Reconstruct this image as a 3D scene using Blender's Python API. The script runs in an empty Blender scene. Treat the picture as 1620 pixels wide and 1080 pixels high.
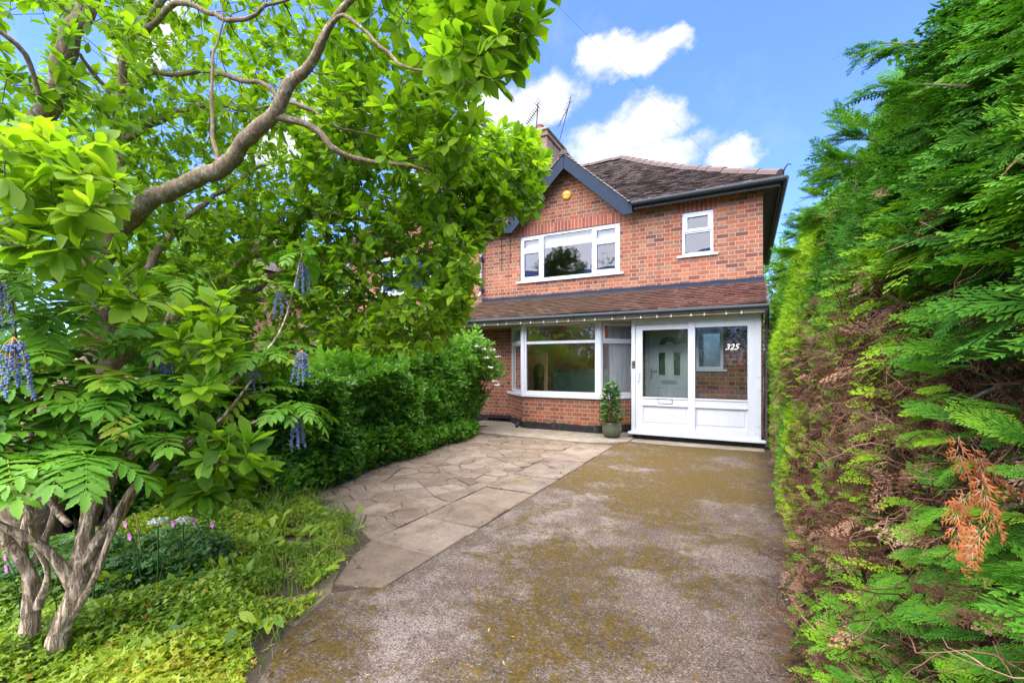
import bpy, bmesh, math, random
import numpy as np
from mathutils import Vector, Matrix
R = math.radians
sc = bpy.context.scene
rng = np.random.default_rng(7)
random.seed(7)

# ------------------------------------------------------------------ camera
CAM_H = 1.46
YAW = R(27.9)
cam_data = bpy.data.cameras.new('camera')
cam_data.sensor_width = 36.0
cam_data.lens = 700 / 1620 * 36
cam_data.shift_y = 36 / 1620
cam_data.clip_start = 0.05
cam_data.clip_end = 2000
cam = bpy.data.objects.new('camera', cam_data)
cam.location = (0, 0, CAM_H)
cam.rotation_euler = (R(90), 0, YAW)
sc.collection.objects.link(cam)
sc.camera = cam

# ------------------------------------------------------------------ light and exposure
sc.view_settings.view_transform = 'Standard'
sc.view_settings.look = 'None'
sc.view_settings.gamma = 1.0
sc.view_settings.use_curve_mapping = False
sc.view_settings.exposure = 2.32
SUN_DIR = Vector((-0.16, -0.36, 0.92)).normalized()      # towards the sun: high behind the camera
sun_data = bpy.data.lights.new('sun', 'SUN')
sun_data.energy = 3.6
sun_data.angle = R(110)
sun_data.color = (1.0, 0.94, 0.85)
sun = bpy.data.objects.new('sun', sun_data)
sun.rotation_euler = (-SUN_DIR).to_track_quat('-Z', 'Y').to_euler()
sun.location = (-6, -10, 20)
sc.collection.objects.link(sun)


class NT:
    """short hand for building node trees"""
    def __init__(s, tree):
        s.t = tree; s.n = tree.nodes; s.l = tree.links

    def N(s, typ, ins=None, **props):
        n = s.n.new(typ)
        for k, v in props.items():
            setattr(n, k, v)
        for k, v in (ins or {}).items():
            s.set(n.inputs[k], v)
        return n

    def set(s, sock, v):
        if isinstance(v, bpy.types.NodeSocket):
            s.l.new(v, sock)
        elif isinstance(v, bpy.types.Node):
            s.l.new(v.outputs[0], sock)
        else:
            if hasattr(sock, 'default_value'):
                dv = sock.default_value
                if hasattr(dv, '__len__') and not hasattr(v, '__len__'):
                    v = (v,) * len(dv)
                if hasattr(dv, '__len__') and len(dv) == 4 and len(v) == 3:
                    v = (*v, 1)
                sock.default_value = v

    def M(s, op, a, b=0.0, c=0.0, clamp=False):
        return s.N('ShaderNodeMath', {0: a, 1: b, 2: c}, operation=op, use_clamp=clamp).outputs[0]

    def V(s, op, a, b=(0, 0, 0)):
        n = s.N('ShaderNodeVectorMath', {0: a, 1: b}, operation=op)
        return n.outputs['Value'] if op in ('DOT_PRODUCT', 'LENGTH', 'DISTANCE') else n.outputs[0]

    def mix(s, f, a, b, blend='MIX'):
        n = s.N('ShaderNodeMix', data_type='RGBA', blend_type=blend)
        s.set(n.inputs[0], f); s.set(n.inputs[6], a); s.set(n.inputs[7], b)
        return n.outputs[2]

    def noise(s, vec, scale, detail=4, rough=0.55, dist=0.0, out=0):
        n = s.N('ShaderNodeTexNoise', {'Vector': vec, 'Scale': scale, 'Detail': detail, 'Roughness': rough, 'Distortion': dist})
        return n.outputs[out]

    def vor(s, vec, scale, out='Distance', feature='F1', rand=1.0):
        n = s.N('ShaderNodeTexVoronoi', feature=feature)
        s.set(n.inputs['Vector'], vec); s.set(n.inputs['Scale'], scale); s.set(n.inputs['Randomness'], rand)
        return n.outputs[out]

    def ramp(s, f, stops, interp='LINEAR'):
        n = s.N('ShaderNodeValToRGB', {0: f})
        cr = n.color_ramp
        cr.interpolation = interp
        while len(cr.elements) < len(stops):
            cr.elements.new(0.5)
        for e, (p, c) in zip(cr.elements, stops):
            e.position = p
            e.color = (*c, 1) if hasattr(c, '__len__') else (c, c, c, 1)
        return n.outputs[0]

    def smooth(s, v, a, b):
        n = s.N('ShaderNodeMapRange', {'Value': v, 'From Min': a, 'From Max': b}, interpolation_type='SMOOTHSTEP')
        return n.outputs[0]

    def sep(s, v):
        return s.N('ShaderNodeSeparateXYZ', {0: v}).outputs

    def comb(s, x, y, z=0.0):
        return s.N('ShaderNodeCombineXYZ', {0: x, 1: y, 2: z}).outputs[0]


# ------------------------------------------------------------------ world: Nishita sky with fair-weather clouds
world = bpy.data.worlds.new('World')
sc.world = world
world.use_nodes = True
w = NT(world.node_tree)
w.n.clear()
sky = w.N('ShaderNodeTexSky', sky_type='NISHITA', sun_disc=False)
sky.sun_elevation = math.asin(SUN_DIR.z)
sky.sun_rotation = math.atan2(SUN_DIR.x, SUN_DIR.y)
sky.altitude = 50
sky.air_density = 1.0
sky.dust_density = 0.35
sky.ozone_density = 2.2
d = w.N('ShaderNodeTexCoord').outputs['Generated']
dx, dy, dz = w.sep(d)
ady = w.M('MAXIMUM', w.M('ABSOLUTE', dy), 0.08)
px_ = w.M('DIVIDE', dx, ady)
pz_ = w.M('DIVIDE', dz, ady)
pv = w.comb(px_, pz_)
wob = w.N('ShaderNodeVectorMath', {0: w.noise(pv, 9, 6, 0.62, out=1), 1: (0.5, 0.5, 0.5)}, operation='SUBTRACT').outputs[0]
pw = w.V('ADD', pv, w.V('MULTIPLY', wob, (0.13, 0.13, 0)))
wx, wz, _ = w.sep(pw)
CLOUDS = [(-0.226, 0.683, 0.165, 0.066), (-0.315, 0.722, 0.075, 0.062), (-0.140, 0.690, 0.06, 0.045), (-0.255, 0.71, .08, .05),
          (-0.192, 0.535, 0.115, 0.095), (-0.283, 0.500, 0.16, 0.072), (-0.226, 0.455, 0.25, 0.062),
          (-0.025, 0.412, 0.075, 0.05), (-0.467, 0.640, 0.17, 0.10), (-0.605, 0.640, 0.16, 0.14), (-0.75, 0.55, 0.2, 0.12),
          (-1.4, 0.8, 0.5, 0.2), (-2.4, 1.5, 0.6, 0.35), (0.5, 0.35, 0.35, 0.06), (0.6, 2.2, 1.1, .5), (-1.0, 3.6, 2.0, .9)]  # highest overhead clouds are out of view, added for brighter neutral ambient light
tot = None
for cx, cz, rx, rz in CLOUDS:
    ex = w.M('DIVIDE', w.M('SUBTRACT', wx, cx), rx * .9)
    ez = w.M('DIVIDE', w.M('SUBTRACT', wz, cz), rz * .9)
    q = w.M('ADD', w.M('MULTIPLY', ex, ex), w.M('MULTIPLY', ez, ez))
    e = w.M('SUBTRACT', 1.0, q, clamp=True)
    tot = e if tot is None else w.M('MAXIMUM', tot, e)
puff = w.noise(pv, 16, 8, 0.6)
cm = w.M('ADD', w.M('MULTIPLY', tot, 1.3), w.M('MULTIPLY', w.M('SUBTRACT', puff, 0.5), 1.1))
mask = w.M('MULTIPLY', w.smooth(cm, 0.16, 1.12), 0.97)
thin = w.M('MULTIPLY', w.smooth(w.noise(pv, 3.2, 6, 0.65), 0.50, 0.78), 0.28)
mask = w.M('MAXIMUM', mask, thin)
mask = w.M('MULTIPLY', mask, w.smooth(dz, 0.0, 0.08))
shade = w.smooth(w.M('ADD', w.M('MULTIPLY', puff, 0.7), w.M('MULTIPLY', tot, 0.5)), 0.35, 0.95)
SKY_ST = 0.105
cloud_c = w.mix(shade, (0.170 / SKY_ST, 0.186 / SKY_ST, 0.225 / SKY_ST, 1), (0.245 / SKY_ST, 0.248 / SKY_ST, 0.255 / SKY_ST, 1))
blue = w.mix(1.0, sky.outputs[0], (0.44, 0.545, 0.96, 1), 'MULTIPLY')
col = w.mix(mask, blue, cloud_c)
bg = w.N('ShaderNodeBackground', {'Color': col, 'Strength': SKY_ST})
wo = w.N('ShaderNodeOutputWorld')
w.l.new(bg.outputs[0], wo.inputs[0])

sc.cycles.max_bounces = 12
sc.cycles.diffuse_bounces = 9
sc.cycles.glossy_bounces = 3
sc.cycles.transmission_bounces = 9
sc.cycles.transparent_max_bounces = 10
sc.cycles.use_denoising = True
sc.cycles.caustics_reflective = False
sc.cycles.caustics_refractive = False

# ------------------------------------------------------------------ helpers
_s, _c = math.sin(YAW), math.cos(YAW)


def at(px, py, t):
    """a place t metres away along the view axis, from surveyed picture coordinates"""
    u = (px - 810) / 700; v = (576 - py) / 700
    return Vector(((-_s + _c * u) * t, (_c + _s * u) * t, CAM_H + v * t))


def tag(o, label=None, cat=None, group=None, kind=None):
    if label: o['label'] = label
    if cat: o['category'] = cat
    if group: o['group'] = group
    if kind: o['kind'] = kind
    return o


def thing(name, label, cat, loc=(0, 0, 0), group=None):
    o = bpy.data.objects.new(name, None)
    o.empty_display_size = 0.2
    sc.collection.objects.link(o)
    o.location = loc
    return tag(o, label, cat, group)


def link(name, me, mat=None, parent=None):
    o = bpy.data.objects.new(name, me)
    sc.collection.objects.link(o)
    if mat is not None:
        me.materials.append(mat)
    if parent is not None:
        o.parent = parent
        if parent.type == 'EMPTY':
            o.matrix_parent_inverse = Matrix.Translation(-parent.location)
    return o


def copy_tree(o, dloc=None, parent=None):
    c = o.copy(); sc.collection.objects.link(c)
    if parent is not None:
        c.parent = parent
    if dloc is not None:
        c.location = o.location + Vector(dloc)
    for ch in list(o.children):
        copy_tree(ch, None, c)
    return c


class Fr:
    """wall frame: u along, d outwards, z up"""
    def __init__(s, o, t, n):
        s.o, s.t, s.n = Vector(o), Vector(t).normalized(), Vector(n).normalized()

    def __call__(s, u, d, z):
        return s.o + s.t * u + s.n * d + Vector((0, 0, z))


WORLD = Fr((0, 0, 0), (1, 0, 0), (0, 1, 0))     # u=x, d=y


class PM:
    """polygon mesh made of simple solids"""
    def __init__(s):
        s.v = []; s.f = []; s.ti = []; s.cur = 0.5

    def add(s, pts, faces):
        b = len(s.v)
        s.v += [Vector(p) for p in pts]
        s.ti += [s.cur] * len(pts)
        s.f += [[i + b for i in f] for f in faces]

    def poly(s, *pts):
        s.add(pts, [list(range(len(pts)))])

    def box(s, u0, u1, d0, d1, z0, z1, fr=WORLD):
        p = [fr(u, dd, z) for z in (z0, z1) for dd in (d0, d1) for u in (u0, u1)]
        s.hexa(p)

    def hexa(s, p):
        # p: bottom (00,10,01,11) then top; orientation fixed when built
        s.add(p, [[0, 2, 3, 1], [4, 5, 7, 6], [0, 1, 5, 4], [2, 6, 7, 3], [0, 4, 6, 2], [1, 3, 7, 5]])

    def slab(s, pts, off):
        """polygon pts extruded by vector off"""
        n = len(pts); off = Vector(off)
        a = [Vector(p) for p in pts]; b = [p + off for p in a]
        f = [list(range(n))[::-1], [i + n for i in range(n)]]
        f += [[i, (i + 1) % n, n + (i + 1) % n, n + i] for i in range(n)]
        s.add(a + b, f)

    def cyl(s, p0, p1, r0, r1=None, n=10, caps=True):
        s.tube([p0, p1], [r0, r0 if r1 is None else r1], n, caps)

    def tube(s, pts, rad, n=8, caps=True):
        pts = [Vector(p) for p in pts]
        ring = []
        up = Vector((0, 0, 1))
        t0 = (pts[1] - pts[0]).normalized()
        if abs(t0.dot(up)) > 0.95:
            up = Vector((1, 0, 0))
        x = t0.cross(up).normalized()
        vs = []
        for i, p in enumerate(pts):
            t = (pts[min(i + 1, len(pts) - 1)] - pts[max(i - 1, 0)]).normalized()
            x = (x - t * x.dot(t)).normalized()
            y = t.cross(x)
            for k in range(n):
                a = 2 * math.pi * k / n
                vs.append(p + (x * math.cos(a) + y * math.sin(a)) * rad[i])
        fs = []
        for i in range(len(pts) - 1):
            for k in range(n):
                k2 = (k + 1) % n
                fs.append([i * n + k, i * n + k2, (i + 1) * n + k2, (i + 1) * n + k])
        if caps:
            fs.append(list(range(n))[::-1])
            fs.append([(len(pts) - 1) * n + k for k in range(n)])
        s.add(vs, fs)

    def lathe(s, c, prof, n=24):
        vs = []; fs = []
        c = Vector(c)
        for r, z in prof:
            for k in range(n):
                a = 2 * math.pi * k / n
                vs.append(c + Vector((r * math.cos(a), r * math.sin(a), z)))
        for i in range(len(prof) - 1):
            for k in range(n):
                k2 = (k + 1) % n
                fs.append([i * n + k, i * n + k2, (i + 1) * n + k2, (i + 1) * n + k])
        s.add(vs, fs)

    def build(s, name, mat, parent=None, bevel=0.0, smooth=False, uv=True, recalc=True, segs=1):
        me = bpy.data.meshes.new(name)
        me.from_pydata([tuple(v) for v in s.v], [], s.f)
        at_ = me.attributes.new('tint', 'FLOAT', 'POINT')
        at_.data.foreach_set('value', s.ti)
        bm = bmesh.new(); bm.from_mesh(me)
        if recalc:
            bmesh.ops.recalc_face_normals(bm, faces=bm.faces)
        if bevel > 0:
            bmesh.ops.bevel(bm, geom=bm.edges[:], offset=bevel, segments=segs, affect='EDGES', clamp_overlap=True)
        if uv:
            ul = bm.loops.layers.uv.new('UVMap')
            Z = Vector((0, 0, 1))
            for f in bm.faces:
                n = f.normal
                if abs(n.z) > 0.985 or n.length < 0.5:
                    for l in f.loops:
                        l[ul].uv = (l.vert.co.x, l.vert.co.y)
                else:
                    t = Z.cross(n).normalized(); b = n.cross(t)
                    for l in f.loops:
                        l[ul].uv = (l.vert.co.dot(t), l.vert.co.dot(b))
        bm.to_mesh(me); bm.free()
        if smooth:
            me.polygons.foreach_set('use_smooth', [True] * len(me.polygons))
        return link(name, me, mat, parent)


def np_mesh(name, V, F, mat, parent=None, tint=None, smooth=False):
    """V (n,3), F (m,4) quads"""
    me = bpy.data.meshes.new(name)
    V = np.ascontiguousarray(V, dtype=np.float32); F = np.ascontiguousarray(F, dtype=np.int32)
    me.vertices.add(len(V)); me.vertices.foreach_set('co', V.ravel())
    me.loops.add(F.size); me.loops.foreach_set('vertex_index', F.ravel())
    me.polygons.add(len(F))
    me.polygons.foreach_set('loop_start', np.arange(0, F.size, 4, dtype=np.int32))
    if smooth:
        me.polygons.foreach_set('use_smooth', np.ones(len(F), dtype=bool))
    me.update(calc_edges=True)
    if tint is not None:
        a = me.attributes.new('tint', 'FLOAT', 'POINT')
        a.data.foreach_set('value', np.ascontiguousarray(tint, dtype=np.float32))
    return link(name, me, mat, parent)


class Acc:
    """accumulates scattered quads"""
    def __init__(s):
        s.V = []; s.F = []; s.T = []; s.n = 0

    def add(s, V, F, T):
        s.V.append(V); s.F.append(F + s.n); s.T.append(T); s.n += len(V)

    def scatter(s, tpl, Rm, S, L, tint):
        """tpl=(verts,faces,tint offsets); Rm (N,3,3) columns = side, along, normal"""
        tv, tf, tt = tpl
        N = len(L)
        if N == 0: return
        S = np.asarray(S).reshape(N, 1, 1) if np.ndim(S) else np.full((N, 1, 1), S)
        V = np.einsum('nij,vj->nvi', Rm, tv) * S + np.asarray(L)[:, None, :]
        F = tf[None] + (np.arange(N) * len(tv))[:, None, None]
        T = np.asarray(tint)[:, None] + tt[None]
        s.add(V.reshape(-1, 3), F.reshape(-1, 4), T.ravel())

    def build(s, name, mat, parent=None, smooth=False):
        if not s.V: return None
        return np_mesh(name, np.concatenate(s.V), np.concatenate(s.F), mat, parent, np.concatenate(s.T), smooth)


def nrm(a):
    return a / np.maximum(np.linalg.norm(a, axis=-1, keepdims=True), 1e-9)


def frames(along, normal):
    """rotation matrices whose columns are side, along, normal"""
    y = nrm(np.asarray(along, float)); n = np.asarray(normal, float)
    n = n - y * (n * y).sum(-1, keepdims=True)
    bad = np.linalg.norm(n, axis=-1) < 1e-4
    n[bad] = [0.1, 0.2, 1.0]
    n = nrm(n - y * (n * y).sum(-1, keepdims=True))
    x = np.cross(y, n)
    return np.stack([x, y, n], axis=-1)


def vnoise(P, seed=0):
    """cheap smooth value noise on (n,3) points, 0..1"""
    P = np.asarray(P, float)
    I = np.floor(P).astype(np.int64); f = P - I
    f = f * f * (3 - 2 * f)
    out = 0
    for dx in (0, 1):
        for dy in (0, 1):
            for dz in (0, 1):
                h = (I[:, 0] + dx) * 374761393 + (I[:, 1] + dy) * 668265263 + (I[:, 2] + dz) * 2147483647 + seed * 974711
                h = (h ^ (h >> 13)) * 1274126177
                h = ((h ^ (h >> 16)) & 0xffff) / 65535.0
                wgt = (f[:, 0] if dx else 1 - f[:, 0]) * (f[:, 1] if dy else 1 - f[:, 1]) * (f[:, 2] if dz else 1 - f[:, 2])
                out = out + h * wgt
    return out


def leaf_tpl(width=0.45, peak=0.6, n=5, fold=0.18, curl=0.12, base=0.05, tipw=0.04):
    """one leaf of length 1 along +Y, normal +Z, from n stations of left, mid, right"""
    ys = np.linspace(0, 1, n)
    w_ = np.where(ys < peak, np.abs(np.sin(ys / peak * math.pi / 2)) ** 0.9, np.abs(np.cos((ys - peak) / (1 - peak) * math.pi / 2)) ** 0.75)
    w_ = np.maximum(w_ * width / 2, 0); w_[0] = base * width; w_[-1] = tipw * width
    V = []; T = []
    for y, hw in zip(ys, w_):
        z = -curl * y * y
        V += [(-hw, y, z + fold * hw), (0, y, z), (hw, y, z + fold * hw)]
        T += [0.02, -0.06, 0.02]
    F = []
    for i in range(n - 1):
        a = 3 * i
        F += [[a, a + 1, a + 4, a + 3], [a + 1, a + 2, a + 5, a + 4]]
    return np.array(V), np.array(F), np.array(T)


def merge_tpl(parts):
    """parts: list of (tpl, R 3x3, scale, loc, tint)"""
    V = []; F = []; T = []; n = 0
    for (tv, tf, tt), Rm, S, L, ti in parts:
        V.append(tv @ np.asarray(Rm).T * S + np.asarray(L)); F.append(tf + n); T.append(tt + ti); n += len(tv)
    return np.concatenate(V), np.concatenate(F), np.concatenate(T)


def tubes_np(acc, pts, rad, n=5, tint=0.5, ridge=0.0):
    pts = np.asarray(pts, float); rad = np.asarray(rad, float)
    m = len(pts)
    tan = nrm(np.gradient(pts, axis=0))
    x = np.cross(tan[0], [0.03, 0.02, 1.0]); 
    if np.linalg.norm(x) < 0.05: x = np.cross(tan[0], [1.0, 0, 0])
    x = x / np.linalg.norm(x)
    V = np.empty((m, n, 3)); a = np.arange(n) * 2 * math.pi / n
    for i in range(m):
        x = x - tan[i] * x.dot(tan[i]); x /= np.linalg.norm(x)
        y = np.cross(tan[i], x)
        rr_ = rad[i] * (1 + ridge * (np.sin(5 * a + i * .07 + pts[0, 0] * 9) + .7 * np.sin(8 * a - i * .11 + 1.3)))
        V[i] = pts[i] + (np.cos(a)[:, None] * x + np.sin(a)[:, None] * y) * rr_[:, None]
    i0 = (np.arange(m - 1) * n)[:, None] + np.arange(n)[None]
    i1 = (np.arange(m - 1) * n)[:, None] + (np.arange(n)[None] + 1) % n
    F = np.stack([i0, i1, i1 + n, i0 + n], -1).reshape(-1, 4)
    acc.add(V.reshape(-1, 3), F, np.full(m * n, tint))


def smooth_path(P, Rr, step=0.05):
    """Catmull-Rom through P with radii"""
    P = np.asarray(P, float); Rr = np.asarray(Rr, float)
    Q = np.vstack([2 * P[0] - P[1], P, 2 * P[-1] - P[-2]])
    out = []; ro = []
    for i in range(1, len(Q) - 2):
        L = np.linalg.norm(Q[i + 1] - Q[i]); k = max(2, int(L / step))
        for j in range(k):
            t = j / k
            out.append(0.5 * ((2 * Q[i]) + (-Q[i - 1] + Q[i + 1]) * t + (2 * Q[i - 1] - 5 * Q[i] + 4 * Q[i + 1] - Q[i + 2]) * t * t + (-Q[i - 1] + 3 * Q[i] - 3 * Q[i + 1] + Q[i + 2]) * t ** 3))
            ro.append(Rr[i - 1] * (1 - t) + Rr[i] * t)
    out.append(P[-1]); ro.append(Rr[-1])
    return np.array(out), np.array(ro)


# ------------------------------------------------------------------ materials
def new_mat(name):
    m = bpy.data.materials.new(name)
    m.use_nodes = True
    g = NT(m.node_tree)
    b = m.node_tree.nodes['Principled BSDF']
    return m, g, b


def objco(g):
    return g.N('ShaderNodeTexCoord').outputs['Object']


def bump(g, b, h, strength=0.3, dist=0.01):
    n = g.N('ShaderNodeBump', {'Height': h, 'Strength': strength, 'Distance': dist})
    g.l.new(n.outputs[0], b.inputs['Normal'])


def plain(name, col, rough=0.5, metal=0.0, var=0.06, scale=8, bumpk=0.0, spec=0.5):
    m, g, b = new_mat(name)
    c = objco(g)
    n = g.noise(c, scale, 5, 0.6)
    k = g.M('ADD', 1 - var, g.M('MULTIPLY', n, 2 * var))
    g.set(b.inputs['Base Color'], g.mix(1.0, (*col, 1), g.comb(k, k, k), 'MULTIPLY'))
    b.inputs['Roughness'].default_value = rough
    b.inputs['Metallic'].default_value = metal
    b.inputs['Specular IOR Level'].default_value = spec
    if bumpk:
        bump(g, b, g.noise(c, scale * 6, 5), bumpk, 0.004)
    return m


def brick_mat(name, cols, mortar, plinth_z=None, dirt=0.25, vert=False, course=0.0855, bedj=0.011):
    """Flemish bond from the wall's own metric UV (u along, v up)"""
    m, g, b = new_mat(name)
    uv = g.N('ShaderNodeTexCoord').outputs['UV']
    u, v, _ = g.sep(uv)
    if vert:
        u, v = v, u
    v = g.M('ADD', v, 40.0); u = g.M('ADD', u, 100.0)
    row = g.M('FLOOR', g.M('DIVIDE', v, course))
    fv = g.M('MULTIPLY', g.M('FRACT', g.M('DIVIDE', v, course)), course)
    per = 0.343
    off = g.M('MULTIPLY', g.M('MODULO', row, 2.0), per / 2)
    if vert:
        off = 0.0; per = 0.50
    jit = g.M('MULTIPLY', g.N('ShaderNodeTexWhiteNoise', {'W': row}, noise_dimensions='1D').outputs[0], 0.012)
    uu = g.M('DIVIDE', g.M('ADD', g.M('ADD', u, off), jit), per)
    cell = g.M('FLOOR', uu)
    fu = g.M('MULTIPLY', g.M('FRACT', uu), per)
    st = 0.228 if not vert else 0.5
    isH = g.M('GREATER_THAN', fu, st)
    wob = g.M('MULTIPLY', g.M('SUBTRACT', g.noise(uv, 60, 3), 0.5), 0.006)
    fu2 = g.M('SUBTRACT', fu, g.M('MULTIPLY', isH, st))
    hw = g.M('ADD', g.M('MULTIPLY', isH, (per - st) - st), st)          # width of this brick
    eu = g.M('MINIMUM', fu2, g.M('SUBTRACT', hw, fu2))
    ev = g.M('MINIMUM', fv, g.M('SUBTRACT', course, fv))
    e = g.M('ADD', g.M('MINIMUM', eu, ev), wob)
    msk = g.smooth(e, bedj * 0.36, bedj * 0.36 + 0.0032)
    rid = g.comb(g.M('ADD', g.M('MULTIPLY', cell, 2.0), isH), row)
    wn = g.N('ShaderNodeTexWhiteNoise', {'Vector': rid}, noise_dimensions='3D').outputs
    stops = [(i / max(1, len(cols) - 1), c) for i, c in enumerate(cols)]
    bc = g.ramp(wn[0], stops)
    c3 = objco(g)
    grain = g.noise(uv, 45, 6, 0.7)
    bc = g.mix(1.0, bc, g.ramp(grain, [(0.25, 0.62), (0.75, 1.3)]), 'MULTIPLY')
    blotch = g.noise(c3, 1.3, 5, 0.6)
    bc = g.mix(1.0, bc, g.ramp(blotch, [(0.3, 0.80), (0.7, 1.14)]), 'MULTIPLY')
    mc = g.mix(g.noise(uv, 25, 4), mortar, tuple(x * 0.72 for x in mortar))
    col_ = g.mix(msk, mc, bc)
    if dirt:
        dm = g.M('MULTIPLY', g.smooth(g.noise(g.V('MULTIPLY', c3, (2.5, 2.5, 0.8)), 1.0, 6, 0.65), 0.52, 0.75), dirt)
        col_ = g.mix(dm, col_, (0.09, 0.07, 0.055))
    stk = g.smooth(g.noise(g.V('MULTIPLY', c3, (7, 7, .45)), 1.0, 5, 0.7), 0.56, 0.72)
    col_ = g.mix(g.M('MULTIPLY', stk, dirt * .9), col_, (0.13, 0.085, 0.065))
    eff = g.smooth(g.noise(c3, 2.6, 7, 0.75), 0.60, 0.74)
    col_ = g.mix(g.M('MULTIPLY', eff, 0.22), col_, (0.50, 0.40, 0.33))
    if plinth_z is not None:
        z = g.sep(c3)[2]
        zz = g.M('ADD', z, g.M('MULTIPLY', g.M('SUBTRACT', g.noise(c3, 7, 4), 0.5), 0.09))
        pm = g.smooth(zz, plinth_z + 0.012, plinth_z - 0.012)
        tar = g.mix(g.smooth(g.noise(c3, 11, 6, 0.7), 0.5, 0.72), (0.022, 0.021, 0.022), (0.085, 0.06, 0.045))
        col_ = g.mix(pm, col_, tar)
    g.set(b.inputs['Base Color'], col_)
    b.inputs['Roughness'].default_value = 0.86
    b.inputs['Specular IOR Level'].default_value = 0.25
    h = g.M('ADD', g.M('MULTIPLY', msk, 1.0), g.M('MULTIPLY', grain, 0.35))
    bump(g, b, h, 0.7, 0.006)
    return m


BRICKS = [(0.27, 0.076, 0.038), (0.33, 0.116, 0.056), (0.165, 0.053, 0.037), (0.36, 0.134, 0.066), (0.21, 0.068, 0.044), (0.28, 0.140, 0.078), (0.115, 0.048, 0.042), (0.34, 0.104, 0.050), (0.25, 0.112, 0.066), (0.19, 0.076, 0.052)]
M_brick = brick_mat('red brick', BRICKS, (0.43, 0.315, 0.215), plinth_z=0.19)
M_brick2 = brick_mat('neighbour brick', [(0.33, 0.12, 0.08), (0.40, 0.17, 0.11), (0.27, 0.10, 0.07), (0.44, 0.21, 0.14)], (0.5, 0.38, 0.3), dirt=0.15)
M_soldier = brick_mat('soldier brick', [(0.28, 0.082, 0.048), (0.22, 0.06, 0.042), (0.34, 0.11, 0.062)], (0.46, 0.33, 0.24), vert=True)
M_stock = brick_mat('chimney brick', [(0.22, 0.13, 0.08), (0.28, 0.16, 0.10), (0.17, 0.10, 0.07)], (0.30, 0.25, 0.19), dirt=0.5)


def tile_mat(name, stops, moss=0.3, moss_col=(0.16, 0.14, 0.09), grad=None):
    m, g, b = new_mat(name)
    c = objco(g)
    ti = g.N('ShaderNodeAttribute', attribute_name='tint').outputs['Fac']
    col_ = g.ramp(ti, stops)
    col_ = g.mix(1.0, col_, g.ramp(g.noise(c, 14, 6, 0.7), [(0.25, 0.6), (0.75, 1.35)]), 'MULTIPLY')
    mm = g.smooth(g.noise(c, 3.0, 7, 0.7), 0.48, 0.68)
    if grad:
        x = g.sep(c)[0]
        mm = g.M('MULTIPLY', g.M('ADD', g.M('MULTIPLY', g.noise(c, 6, 7, 0.72), 0.9), 0.15), g.smooth(g.M('ADD', x, g.M('MULTIPLY', g.noise(c, 1.2, 4), 2.0)), grad[0], grad[1]))
    col_ = g.mix(g.M('MULTIPLY', mm, moss, clamp=True), col_, moss_col)
    lich = g.smooth(g.vor(c, 22), 0.16, 0.06)
    lich = g.M('MULTIPLY', lich, g.smooth(g.noise(c, 2.2, 4), 0.5, 0.7))
    col_ = g.mix(g.M('MULTIPLY', lich, 0.6), col_, (0.36, 0.33, 0.26))
    g.set(b.inputs['Base Color'], col_)
    b.inputs['Roughness'].default_value = 0.9
    b.inputs['Specular IOR Level'].default_value = 0.2
    bump(g, b, g.noise(c, 70, 6, 0.7), 0.5, 0.006)
    return m


M_tile = tile_mat('clay roof tiles', [(0, (0.050, 0.038, 0.036)), (0.4, (0.078, 0.056, 0.050)), (0.7, (0.108, 0.076, 0.065)), (1, (0.078, 0.066, 0.064))], 0.45, (0.15, 0.125, 0.10))
M_ptile = tile_mat('porch roof tiles', [(0, (0.135, 0.070, 0.055)), (0.4, (0.215, 0.112, 0.088)), (0.75, (0.27, 0.15, 0.12)), (1, (0.18, 0.092, 0.08))], 1.0, (0.17, 0.13, 0.085), grad=(0.4, -2.2))
M_ridge = plain('ridge tiles', (0.10, 0.068, 0.058), 0.9, var=0.3, scale=6, bumpk=0.5)


def upvc(name, col, rough=0.28):
    m, g, b = new_mat(name)
    c = objco(g)
    n = g.noise(g.V('MULTIPLY', c, (6, 6, 1.5)), 1.0, 6, 0.65)
    k = g.ramp(n, [(0.3, 0.9), (0.7, 1.02)])
    g.set(b.inputs['Base Color'], g.mix(1.0, (*col, 1), k, 'MULTIPLY'))
    b.inputs['Roughness'].default_value = rough
    return m


M_gasket = plain('dark window gasket', (0.05, 0.055, 0.06), 0.6)
M_white = upvc('white plastic frame', (0.58, 0.605, 0.645))
M_sage = upvc('pale sage door', (0.52, 0.57, 0.53), 0.4)
M_black = plain('black plastic gutter', (0.018, 0.023, 0.029), 0.5, spec=0.3)
M_black2 = plain('dull black', (0.014, 0.014, 0.015), 0.6)
M_dkwood = plain('black painted soffit', (0.018, 0.02, 0.024), 0.7)
M_lead = plain('lead flashing', (0.115, 0.125, 0.145), 0.65, var=0.45, scale=10, bumpk=0.6)
M_steel = plain('brushed steel', (0.45, 0.45, 0.44), 0.35, 1.0)
M_olive = plain('olive glazed pot', (0.075, 0.085, 0.05), 0.45, var=0.15, scale=14)
M_fascia = plain('weathered cream fascia', (0.36, 0.34, 0.26), 0.75, var=0.35, scale=7, bumpk=0.4)
M_curtain = plain('grey linen curtain', (0.80, 0.78, 0.75), 0.9, var=0.05)
M_blind = plain('pale roller blind', (0.70, 0.72, 0.74), 0.8, var=0.04)
M_interior = plain('interior plaster', (0.50, 0.43, 0.34), 0.9, var=0.1, scale=3)
M_floorin = plain('interior floor', (0.16, 0.10, 0.06), 0.6)
M_sofa = plain('petrol blue cloth', (0.03, 0.10, 0.14), 0.9, var=0.15, scale=20)
M_cream = plain('cream paint', (0.55, 0.52, 0.44), 0.6)
M_bulb = plain('white glass', (0.80, 0.80, 0.78), 0.25)
M_cable = plain('black cable', (0.02, 0.02, 0.02), 0.6)
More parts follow.
